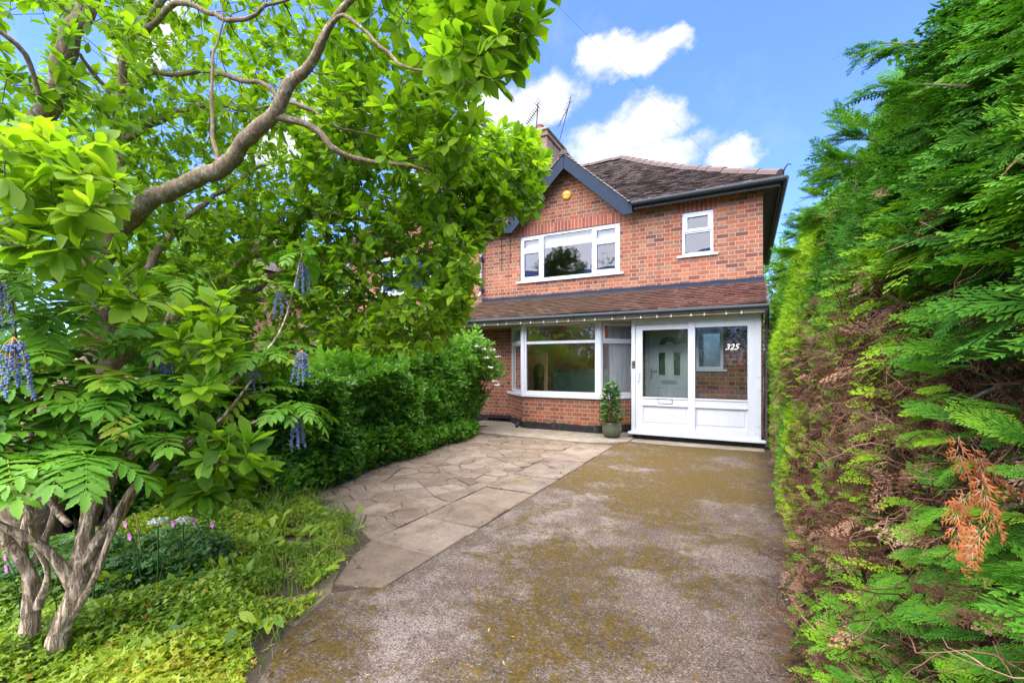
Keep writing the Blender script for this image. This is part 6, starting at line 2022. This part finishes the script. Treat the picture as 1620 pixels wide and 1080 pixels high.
def conifer():
    rg = np.random.default_rng(77)
    T = thing('conifer_hedge', 'tall overgrown conifer hedge with bare brown patches beside the drive', 'hedge', (.9, 4.0, 0))
    near = [spray_tpl(s_, 9, 5, c_) for s_, c_ in ((1, .15), (2, .3), (3, .22), (4, .38))]
    far = [spray_tpl(s_, 6, 2, c_, 0, 1.75) for s_, c_ in ((5, .2), (6, .35), (7, .3))]
    deadS = [spray_tpl(s_, 7, 3, .5, .25) for s_ in (11, 12, 13)]
    deadT = [twig_tpl(s_) for s_ in range(20, 25)]

    def greenness(y, z):
        P = np.stack([y * 1.3, z * 1.5, np.zeros_like(y)], 1); n1 = vnoise(P, 31); n2 = vnoise(P * 2.7, 32)
        g = (n1 - .5) * .9 + (n2 - .5) * .8
        top = np.clip((z - 1.62 - .06 * np.clip(y - 1.2, 0, 4)) / .35, -1, 1.2)
        g = g + top * .75
        g = g + np.clip((1.42 - z) / .3, 0, 1) * np.clip((2.2 - y) / .5, 0, 1) * 1.0 + .06            # lower right near the camera
        g = g + np.clip((y - 4.1) / 1.2, 0, 1) * .95 - np.clip((y - 1.9) / .5, 0, 1) * np.clip((5.0 - y) / .5, 0, 1) * np.clip((2.0 - z) / .3, 0, 1) * .24                                             # green again towards the house
        g = g - np.exp(-((z - 1.52) / .2) ** 2) * np.clip((1.75 - y) / .5, 0, 1) * .55             # the bare hollow
        return g
    # green sprays
    N0 = 34000
    y = np.where(rg.random(N0) < .34, rg.uniform(.15, 2.4, N0), rg.uniform(2.0, 9.6, N0)); z = rg.uniform(.02, 3.35, N0)
    g = greenness(y, z); top = 2.6 + .10 * np.clip(y - 1, 0, 6) + .35 * (vnoise(np.stack([y * 1.7, y * 0, y * 0], 1), 9) - .4)
    ok = (rg.random(N0) < np.clip(.17 + g * 1.2, .10, 1)) & (z < top)
    y, z, g = y[ok], z[ok], g[ok]; n = len(y)
    x = face_x(y, z) + .04
    out = np.array([-1.0, 0, 0])
    D = nrm(out * np.where(y < 2.6, .75, .42)[:, None] + np.stack([np.zeros(n), rg.normal(.05, .5, n), rg.normal(.0, .34, n) + np.where(y > 2.6, .22, 0) + np.clip((z - 1.8) * .15, 0, .3)], 1))
    Nn = nrm(np.stack([rg.normal(-.25, .3, n), rg.normal(-.25, .3, n), np.full(n, 1.0)], 1))
    S = rg.uniform(.125, .25, n) * np.where(y < 2.0, 1.0, .76) * np.where((z < 1.5) & (g < .3), .62, 1.0)
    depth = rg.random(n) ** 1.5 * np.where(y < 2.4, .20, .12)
    P = np.stack([x + depth, y, z], 1) - D * (S * .55)[:, None]
    dist = np.sqrt(P[:, 0] ** 2 + P[:, 1] ** 2 + (P[:, 2] - CAM_H) ** 2)
    lim = .30 + 0 * dist
    okc = (dist > .42)
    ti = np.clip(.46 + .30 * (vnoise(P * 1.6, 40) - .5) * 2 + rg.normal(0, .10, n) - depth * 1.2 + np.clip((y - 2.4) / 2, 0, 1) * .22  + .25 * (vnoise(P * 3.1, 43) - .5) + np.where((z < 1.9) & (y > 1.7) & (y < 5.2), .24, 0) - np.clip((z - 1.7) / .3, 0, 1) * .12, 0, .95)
    Rm = frames(D, Nn)
    ac = Acc(); nearm = (y < 1.7)
    for k, tp in enumerate(near):
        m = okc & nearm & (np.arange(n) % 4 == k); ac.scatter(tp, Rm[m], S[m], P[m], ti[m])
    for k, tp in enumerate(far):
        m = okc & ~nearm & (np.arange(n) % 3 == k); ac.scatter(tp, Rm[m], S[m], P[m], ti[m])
    # long loose leaders breaking the outline at the top
    ldr = []
    for _ in range(30):
        yy = rg.uniform(1.3, 8.5); tp_ = 2.62 + .10 * min(max(yy - 1, 0), 6)
        zz_ = tp_ + rg.uniform(-.55, .12); xx = float(face_x(yy, zz_)) + .02
        d = nrm(np.array([[-.85, rg.normal(.25, .35), rg.uniform(.0, .6)]]))
        Lg = rg.uniform(.10, .26)
        c0 = np.array([xx, yy, zz_]); ldr.append(np.array([c0 - d[0] * .45 + [.1, 0, -.1], c0 - d[0] * .2, c0, c0 + d[0] * Lg * .5, c0 + d[0] * Lg]))
        for q in np.linspace(0, 1, 5):
            c = np.array([xx, yy, zz_]) + d[0] * Lg * q
            k = 2; dd = nrm(d + rg.normal(size=(k, 3)) * .38)
            ac.scatter(near[rg.integers(0, 4)], frames(dd, np.array([[0, 0, 1.]] * k) + rg.normal(size=(k, 3)) * .3), rg.uniform(.12, .22, k) * (1.15 - .5 * q), np.tile(c, (k, 1)), np.clip(rg.normal(.42, .15, k), 0, .9))
    ac.build('green_sprays', M_conifer, T)
    # dead sprays and twiglets filling the bare zones
    N1 = 17000
    y = np.where(rg.random(N1) < .45, rg.uniform(.25, 2.6, N1), rg.uniform(2.2, 9.0, N1)); z = rg.uniform(.02, 2.7, N1)
    g = greenness(y, z); ok = rg.random(N1) < np.clip(.75 - g * .8, .05, 1); y, z = y[ok], z[ok]; n = len(y)
    dp = rg.random(n) ** .8 * .34
    hollow = np.exp(-((z - 1.50) / .26) ** 2) * np.clip((1.9 - y) / .6, 0, 1)
    P = np.stack([face_x(y, z) + .02 + dp + hollow * .22, y, z], 1)
    D = nrm(np.stack([-np.abs(rg.normal(.5, .4, n)), rg.normal(.1, .7, n), rg.normal(-.15, .55, n)], 1))
    S = rg.uniform(.09, .20, n)
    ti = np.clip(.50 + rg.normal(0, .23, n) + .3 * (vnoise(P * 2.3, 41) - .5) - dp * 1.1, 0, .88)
    dist = np.linalg.norm(P - [0, 0, CAM_H], axis=1); okc = dist > .40
    Rm = frames(D, rand_dirs(n, rg) + [0, 0, .5]); ac = Acc(); typ = rg.random(n)
    for k, tp in enumerate(deadS):
        m = okc & (typ < .42) & (np.arange(n) % 3 == k); ac.scatter(tp, Rm[m], S[m] * .8, P[m] - D[m] * .05, ti[m])
    for k, tp in enumerate(deadT):
        m = okc & (typ >= .42) & (np.arange(n) % 5 == k); ac.scatter(tp, Rm[m], S[m] * 1.25, P[m] - D[m] * .06, ti[m] - .05)
    ac.build('dead_sprays', M_deadspray, T)
    # one hanging rust-orange dead branch
    ac = Acc(); c = np.array(at(1530, 690, .86)); k = 9
    for i in range(k):
        q = c + np.array([rg.normal() * .012, rg.normal() * .03, -.02 * i]); dd = nrm(np.array([[rg.normal() * .25, rg.normal() * .3 + .15, -1.0]]))
        ac.scatter(deadS[i % 3], frames(dd, np.array([[-1., -.4, 0]])), .13, q[None], [1.0])
    ac.build('dead_branch', M_deadspray, T)
    # inner wood
    wd = Acc()
    for yy in np.arange(.35, 9.6, .42):
        b = np.array([.95 + rg.normal() * .1, yy + rg.normal() * .08, -.05]); tp_ = np.array([b[0] + rg.normal() * .08, b[1] + rg.normal() * .1, 2.7])
        pts = b + (tp_ - b) * np.linspace(0, 1, 9)[:, None]; pts[1:-1] += rg.normal(size=(7, 3)) * .03
        tubes_np(wd, pts, np.linspace(.06, .015, 9) * rg.uniform(.7, 1.2), 8)
        for k in range(22 if yy < 3 else 12):
            zz_ = rg.uniform(.25, 2.6); a_ = b + (tp_ - b) * (zz_ / 2.7); L = rg.uniform(.4, .75)
            d = nrm(np.array([-1.0, rg.normal(0, .55), rg.normal(.05, .35)])[None])[0]
            q = a_ + d * L * np.linspace(0, 1, 6)[:, None]; q[1:] += rg.normal(size=(5, 3)) * .025
            q[:, 0] = np.maximum(q[:, 0], face_x(q[:, 1], q[:, 2]) + (.16 if yy < 2.2 else .03))
            if np.min(np.linalg.norm(q - [0, 0, CAM_H], axis=1)) < .62 or (yy < 2 and zz_ > 1.75): continue
            tubes_np(wd, q, np.linspace(.010, .002, 6) * rg.uniform(.5, 1.2), 6)
    for q in ldr: tubes_np(wd, q, np.linspace(.007, .002, 5), 5)
    wd.build('stems', M_deadwood, T, smooth=True)
    # dense dark body behind the twigs: far side foliage
    N2 = 5200; y = rg.uniform(-.3, 9.8, N2); z = rg.uniform(.02, 2.75, N2); xx = 1.0 + rg.uniform(-.12, .75, N2)
    top = rg.random(N2) < .3; z[top] = 2.45 + rg.random(top.sum()) * .3; xx[top] = .75 + rg.random(top.sum()) * .9
    P = np.stack([xx, y, z], 1); D = nrm(rand_dirs(N2, rg) + [.4, 0, .1]); ac = Acc()
    for k, tp in enumerate(far):
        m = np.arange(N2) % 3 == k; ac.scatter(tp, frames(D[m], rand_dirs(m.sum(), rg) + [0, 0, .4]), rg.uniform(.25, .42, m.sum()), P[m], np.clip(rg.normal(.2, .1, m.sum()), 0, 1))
    ac.build('inner_foliage', M_conifer, T)


conifer()


# ------------------------------------------------------------------ ground cover, flowers and litter
def trifoliate():
    parts = []
    for k, a_ in enumerate((-1.15, 0, 1.15)): parts.append((L3, eul(rz=-a_) @ eul(rx=.12), .62 if k == 1 else .55, (0, .05, 0), .03 * (k - 1)))
    return merge_tpl(parts)


def lobed():
    parts = []
    for k, a_ in enumerate((-1.9, -1.0, 0, 1.0, 1.9)): parts.append((L3, eul(rz=-a_) @ eul(rx=.1), .5, (0, .02, 0), 0))
    return merge_tpl(parts)


TRI, LOB = trifoliate(), lobed()


def ground_h(P):
    q = np.stack([P[:, 0], P[:, 1], np.zeros(len(P))], 1)
    return -.010 + (.07 * vnoise(q * [1.1, 1.1, 1], 3) + .03 * vnoise(q * [5, 5, 1], 4)) * np.clip((-2.5 - P[:, 0]) / 1.2, 0, 1)


def bed_cover():
    rg = np.random.default_rng(5)
    n = 78000
    P = np.stack([rg.uniform(-4.6, -2.0, n), rg.uniform(.3, 3.25, n)], 1)
    P = P[inside(BED, P)]
    # thin, ragged towards the paving and drive edge
    from_edge = np.min(np.stack([np.hypot(*(P - np.array(q)).T) for a, b in zip(BED[:6] + [BED[-1]], BED[1:6] + [BED[-1], BED[-2]]) for q in np.linspace(a, b, 8)]), 0)
    dn = vnoise(np.c_[P * 2.2, np.zeros(len(P))], 51); d2 = vnoise(np.c_[P * 7, np.zeros(len(P))], 52)
    keep = rg.random(len(P)) < np.clip((from_edge - .30 * np.clip(d2 * .9 + dn * .5 - .38, 0, 1)) / .09, 0, 1) * np.clip((dn * .6 + d2 * .6 - .15) / .3, .55, 1)
    P = P[keep]; dn = dn[keep]; d2 = d2[keep]; n = len(P); fe = from_edge[keep]
    h = (.035 + .20 * vnoise(np.c_[P * 3.3, np.zeros(n)], 53)) * np.clip(fe / .35, .35, 1)
    z = ground_h(P) + h * rg.uniform(.25, 1.0, n)
    D = nrm(np.stack([rg.normal(size=n), rg.normal(size=n), rg.normal(.15, .25, n)], 1))
    Nn = nrm(np.stack([rg.normal(0, .55, n), rg.normal(-.15, .55, n), np.ones(n)], 1))
    ti = np.clip(.50 + .5 * (vnoise(np.c_[P * 1.1, np.zeros(n)], 54) - .45) + .06 + .14 * (P[:, 0] + 3.3) + .35 * (d2 - .5) + rg.normal(0, .12, n), 0, .92); ti[rg.random(n) < .012] = 1.0
    ac = Acc(); S = rg.uniform(.020, .044, n) * np.where(P[:, 1] < 1.5, 1.1, .95); Q = np.c_[P, z]; t = rg.random(n)
    for tp, m in ((TRI, t < .62), (LOB, t >= .62)): ac.scatter(tp, frames(D[m], Nn[m]), S[m], Q[m], ti[m])
    # broad dock-like leaves
    k = 330; c = np.c_[rg.uniform(-3.7, -2.25, 36), rg.uniform(.8, 2.9, 36)]; q = c[rg.integers(0, 36, k)] + rg.normal(size=(k, 2)) * .05; q = q[inside(BED, q)]; k = len(q)
    D = nrm(np.stack([rg.normal(size=k), rg.normal(size=k), rg.uniform(.4, 1.3, k)], 1)); ac.scatter(L5, frames(D, rand_dirs(k, rg) + [0, -.4, 1]), rg.uniform(.05, .11, k), np.c_[q, ground_h(q) + rg.uniform(.05, .13, k)], np.clip(rg.normal(.42, .16, k), 0, .9))
    tag(ac.build('ground_cover', M_cover), 'low yellow green weeds carpeting the garden bed beside the drive', 'ground cover', kind='stuff')
    # grass blades
    n = 8200; P = np.stack([rg.uniform(-4.5, -2.05, n), rg.uniform(.3, 3.2, n)], 1); P = P[inside(BED, P)]
    P = P[rg.random(len(P)) < np.clip(vnoise(np.c_[P * 1.8, np.zeros(len(P))], 60) * 2 - .6, .05, 1)]; n = len(P)
    bl = (np.array([[-.012, 0, 0], [.012, 0, 0], [.010, .5, -.04], [-.010, .5, -.04], [.001, 1, -.28], [-.001, 1, -.28]]), np.array([[0, 1, 2, 3], [3, 2, 4, 5]]), np.array([-.1, -.1, 0, 0, .15, .15]))
    D = nrm(np.stack([rg.normal(0, .5, n), rg.normal(0, .5, n), np.ones(n)], 1)); ac = Acc()
    ac.scatter(bl, frames(D, rand_dirs(n, rg)), rg.uniform(.08, .26, n), np.c_[P, ground_h(P)], np.clip(rg.normal(.4, .25, n), 0, 1))
    tag(ac.build('grass', M_grass), 'thin grass blades and dry stalks among the weeds', 'grass', kind='stuff')
    # long dry stalks leaning over the bed
    ac = Acc()
    for (a, b) in (((258, 1010, 2.35), (365, 880, 2.9)), ((300, 965, 2.5), (375, 908, 2.75)), ((290, 985, 2.5), (352, 905, 2.8)), ((222, 840, 2.6), (208, 815, 2.6)), ((222, 870, 2.6), (212, 812, 2.62)), ((500, 880, 3.0), (545, 865, 3.2)), ((520, 905, 2.9), (560, 880, 3.1))):
        p0, p1 = np.array(at(*a)), np.array(at(*b)); f = np.linspace(0, 1, 7)[:, None]; tubes_np(ac, p0 + (p1 - p0) * f + np.array([0, 0, .05]) * 4 * f * (1 - f), np.linspace(.004, .002, 7), 5, .95)
    tag(ac.build('dry_stalk', M_grass, smooth=True), 'pale dry stalks leaning out across the weeds', 'stalks', kind='stuff')
    # leaf litter along edges, on the paving and the drive
    n = 9000; P = np.stack([rg.uniform(-5.6, .5, n), rg.uniform(.2, 8.2, n)], 1)
    e1 = np.exp(-(np.abs(P[:, 0] + 2.09) / .06) ** 2) * (P[:, 1] > 2)
    bedd = np.min(np.stack([np.hypot(*(P - np.array(q)).T) for a, b in zip(BED[:5] + [BED[-1]], BED[1:5] + [BED[-2], BED[-2]]) for q in np.linspace(a, b, 8)]), 0)
    fx = np.interp(P[:, 1], [2.9, 4, 5.5, 6.6, 7.8], [-4.2, -4.4, -4.78, -5.05, -5.65]); e3 = np.exp(-(np.abs(P[:, 0] - fx - .08) / .16) ** 2) * (P[:, 1] > 2.9)
    e4 = np.exp(-((P[:, 0] - .36) / .10) ** 2)
    inbed = inside(BED, P)
    pr = .012 + e1 * .35 + np.exp(-(bedd / .14) ** 2) * .9 + e3 * .9 + e4 * .7; pr[(P[:, 0] < fx)] = 0
    P = P[(rg.random(n) < pr)]; n = len(P)
    bedz = inside(BED, P); z = np.where(bedz, ground_h(P) + .012, np.where((P[:, 0] < -2.1) & (P[:, 1] > 2.1), .022, .006)); z[(P[:, 1] > 7.85) & (P[:, 0] < .27)] = .04
    D = nrm(np.stack([rg.normal(size=n), rg.normal(size=n), rg.normal(0, .15, n)], 1)); ac = Acc(); cl = leaf_tpl(.42, .5, 4, .5, .25)
    ac.scatter(cl, frames(D, np.stack([rg.normal(0, .25, n), rg.normal(0, .25, n), np.ones(n)], 1)), rg.uniform(.012, .042, n), np.c_[P, z + .004], np.clip(rg.normal(.42, .22, n), 0, .9))
    yl = np.array([at(*q)[:2] for q in ((440, 1012, 2.35), (790, 866, 3.5), (775, 995, 2.45), (808, 1012, 2.35), (585, 1068, 2.1), (652, 918, 3.0), (1068, 853, 3.7), (705, 760, 5.6), (840, 745, 6.0), (605, 830, 4.0), (690, 845, 3.8), (795, 1045, 2.2))])
    yl = []
    for a, b in ((640, 1013), (790, 868), (775, 996), (808, 1010), (585, 1070), (652, 918), (705, 770), (840, 748), (605, 836), (690, 850), (795, 1048), (1010, 905), (930, 860), (560, 930)):
        r_ = np.array(at(a, b, 1)) - [0, 0, CAM_H]; k = -CAM_H / r_[2]; yl.append((r_[0] * k, r_[1] * k))
    yl = np.array(yl); k = len(yl); D = nrm(np.stack([rg.normal(size=k), rg.normal(size=k), np.full(k, .1)], 1))
    ac.scatter(leaf_tpl(.26, .5, 5, .7, .3), frames(D, np.tile([.1, -.1, 1.], (k, 1))), rg.uniform(.018, .034, k), np.c_[yl, np.where((yl[:, 0] < -2.1) & (yl[:, 1] > 2.1), .03, .012)], np.full(k, .98))
    tag(ac.build('fallen_leaves', M_litter), 'brown and yellow fallen leaves scattered over the drive and paving', 'leaf litter', kind='stuff')


bed_cover()


def cranesbill():
    rg = np.random.default_rng(8)
    def clump(label, c, r, h, n, cols, size, name='cranesbill_plant'):
        t = thing(name, label, 'plant', (c[0], c[1], 0))
        a_ = rg.uniform(0, 6.28, n); k = np.sqrt(rg.random(n)) * r; zz = h * (1 - .55 * (k / r) ** 2) * rg.uniform(.35, 1.05, n)
        Q = np.stack([c[0] + np.cos(a_) * k, c[1] + np.sin(a_) * k, zz], 1); ac = Acc()
        D = nrm(np.stack([np.cos(a_) + rg.normal(0, .6, n), np.sin(a_) + rg.normal(0, .6, n), rg.normal(.1, .3, n)], 1))
        Nn = nrm(np.stack([np.cos(a_) * .4 + rg.normal(0, .3, n), np.sin(a_) * .4 - .2, np.ones(n)], 1)); ty = rg.random(n)
        ti = np.clip(cols + rg.normal(0, .15, n), 0, 1)
        for tp, m in ((LOB, ty < .6), (TRI, ty >= .6)): ac.scatter(tp, frames(D[m], Nn[m]), size * rg.uniform(.7, 1.3, m.sum()), Q[m], ti[m])
        ac.build('foliage', M_crane, t)
        return t
    t1 = clump('dark green cranesbill clump with pink flowers behind the mahonia stems', (-3.45, 1.62), .34, .36, 1000, .45, .055)
    t2 = clump('blue green feathery clump under the magnolia rosettes', (-3.22, 1.66), .17, .28, 600, .40, .040, 'leafy_clump')
    t3 = clump('dark leafy clump crowded against the forked mahonia stems', (-3.75, 1.2), .45, .36, 1200, .25, .06, 'leafy_clump')
    t4 = clump('fresh green leafy clump at the foot of the mahonia', (-2.95, 1.42), .30, .17, 700, .6, .055, 'leafy_clump')
    def flower(q, t, s_=.016):
        ac = Acc(); c = np.array(q)
        for k in range(5):
            a_ = k * 1.2566; d = np.array([[math.cos(a_), -.35, math.sin(a_)]]); ac.scatter(leaf_tpl(.8, .7, 4, .1, .05), frames(d, np.array([[.1, -1, .3]])), s_, c[None], [.5])
        ac.build('flower', M_pink, t)
        st = Acc(); tubes_np(st, [c, c + [0.01, .03, -.1], c + [0, .05, -.3]], [.002, .0025, .003], 4, .4); st.build('stalk', M_crane, t)
    for a, b, tt in ((207, 848, 2.55), (200, 828, 2.7), (275, 827, 2.85), (309, 824, 2.95), (337, 829, 3.0)): flower(at(a, b, tt), t1, .026)
    for a, b, tt in ((12, 898, 2.25), (74, 923, 2.2), (10, 880, 2.5)): flower(at(a, b, tt), t3, .024)
    for a, b, tt, lab in ((250, 826, 2.75, 'largest white allium head among the pink cranesbill flowers'), (290, 824, 2.9, 'small white allium head behind the cranesbill clump'), (148, 876, 2.4, 'white allium head half hidden behind the mahonia stems')):
        c = np.array(at(a, b, tt)); t = thing('allium', lab, 'flower', (c[0], c[1], 0), 'white alliums in the bed')
        ac = Acc(); n = 260; d = rand_dirs(n, rg); d[:, 2] = np.abs(d[:, 2]) * .8 - .05
        ac.scatter(L3, frames(rand_dirs(n, rg), d), .014, c + d * [.05, .05, .035] * rg.uniform(.7, 1.05, (n, 1)), np.full(n, .5)); ac.build('flower_head', plain('allium florets', (.60, .64, .52), .7), t)
        st = Acc(); tubes_np(st, [c, [c[0], c[1], c[2] * .5], [c[0], c[1], -.02]], [.004, .005, .005], 6, .4); st.build('stalk', M_crane, t)


cranesbill()


# ------------------------------------------------------------------ trees further off
def far_tree(label, base, h, crown, n, leaf, seed, name='garden_tree', tint=.45, mat=M_tree, trunk_r=.16, group=None):
    """crown: list of (dx,dy,z,rx,ry,rz) lobes"""
    rg = np.random.default_rng(seed); t = thing(name, label, 'tree', (*base, 0), group)
    ac = Acc(); wd = Acc()
    vol = np.array([c[3] * c[4] * c[5] for c in crown]); cnt = (n * vol ** .7 / (vol ** .7).sum()).astype(int)
    b = np.array([*base, -.06])
    top = b + [0, 0, h * .75]; pts = b + (top - b) * np.linspace(0, 1, 7)[:, None]; pts[1:-1] += rg.normal(size=(5, 3)) * .06; tubes_np(wd, pts, np.linspace(trunk_r, trunk_r * .3, 7), 9)
    for c, k in zip(crown, cnt):
        ctr = np.array([base[0] + c[0], base[1] + c[1], c[2]])
        q0 = pts[min(5, max(1, int((c[2] - c[5] * .6) / max(h * .75, .1) * 6)))]; qq = q0 + (ctr - q0) * np.linspace(0, 1, 6)[:, None]; qq[1:-1] += rg.normal(size=(4, 3)) * .05; tubes_np(wd, qq, np.linspace(trunk_r * .45, .02, 6), 6)
        d = rand_dirs(k, rg); lump = .72 + .56 * vnoise(d * 3.2 + seed, seed) ; r_ = rg.random(k) ** .30
        Q = ctr + d * np.array(c[3:]) * (lump * r_)[:, None]
        gap = vnoise(Q * 2.2, seed + 5) > .30; Q, d = Q[gap], d[gap]; m = len(Q)
        D = nrm(d + rand_dirs(m, rg) * .7 + [0, 0, .15]); S = leaf * rg.uniform(.6, 1.3, m); idx = rg.integers(0, 4, m)
        ti = np.clip(tint + .35 * (vnoise(Q * 1.8, seed + 6) - .5) + rg.normal(0, .12, m), 0, 1); Rm = frames(D, rand_dirs(m, rg) * .5 + [0, 0, 1.])
        for i in range(4):
            mm = idx == i; ac.scatter(PRIVET[i], Rm[mm], S[mm], Q[mm], ti[mm])
    wd.build('trunk', M_bark, t, smooth=True); ac.build('crown', mat, t)
    return t


far_tree('pale hazy tree beyond the side gate, between house corner and conifer hedge', (1.6, 21), 6, [(0, 0, 4.2, 1.7, 1.5, 1.8), (-.5, .5, 2.4, 1.5, 1.3, 1.2), (.8, 0, 2.5, 1.5, 1.3, 1.3)], 2600, .5, 3, tint=.6)
far_tree('leafy tree in the next garden, behind the magnolia trunk', (-10.6, 5.2), 4.2, [(0, 0, 3.1, 1.5, 1.4, 1.1), (-1.2, .3, 2.6, 1.2, 1.1, 1.0)], 2600, .34, 4, tint=.7)
far_tree('mid green tree standing just beyond the laurel hedge', (-9.6, .6), 4.0, [(0, 0, 2.7, 1.5, 1.4, 1.2), (-1.0, .9, 2.2, 1.4, 1.3, 1.1)], 3000, .34, 5, tint=.55)
far_tree('round bush in front of the adjoining house', (-8.4, 7.4), 2.4, [(0, 0, 1.1, 1.1, 1.0, .85), (.9, .2, .9, .9, .8, .75)], 2400, .3, 6, 'garden_bush', tint=.55)
far_tree('tall street tree across the road, mirrored in the big upper window', (-13.4, -14.2), 10.5, [(0, 0, 7.2, 2.1, 2.0, 2.9), (-.9, .4, 5.2, 2.2, 2.0, 1.7), (1.2, 0, 4.8, 1.9, 1.8, 1.6), (.3, 0, 9.2, 1.2, 1.1, 1.4)], 3600, .62, 7, 'street_tree', tint=.4, trunk_r=.25)


def roadside_hedge():
    rg = np.random.default_rng(19)
    t = thing('roadside_hedge', 'long clipped hedge across the road, seen mirrored in the bay window', 'hedge', (-10, -15, 0))
    foot = [(12, -14.6), (0, -14.6), (-12, -14.5), (-26, -14.6), (-40, -14.8)]
    Q, N_, b = hedge_points(foot, 2.0, [3.2, 3.6, 3.1, 3.5, 3.2], 4200, rg, .35, .8, 23)
    # this hedge faces the house, so its front normal is +y: flip the generated front about the foot line
    Q[:, 1] = -29.2 - Q[:, 1]; N_[:, 1] = -N_[:, 1]
    acc = Acc(); shrub_from_points(acc, Q, N_, PRIVET, .75, rg, .4, np.clip(.4 + b * .5 + rg.normal(0, .15, len(Q)), 0, 1))
    acc.build('foliage', M_tree, t)
    P0 = [(x, -15.4, -.06) for x in np.linspace(-38, 10, 24)]
    stems('stem', t, P0, [(x, y, 2.5) for x, y, _ in P0], .05, M_twig, rg, .1)


roadside_hedge()
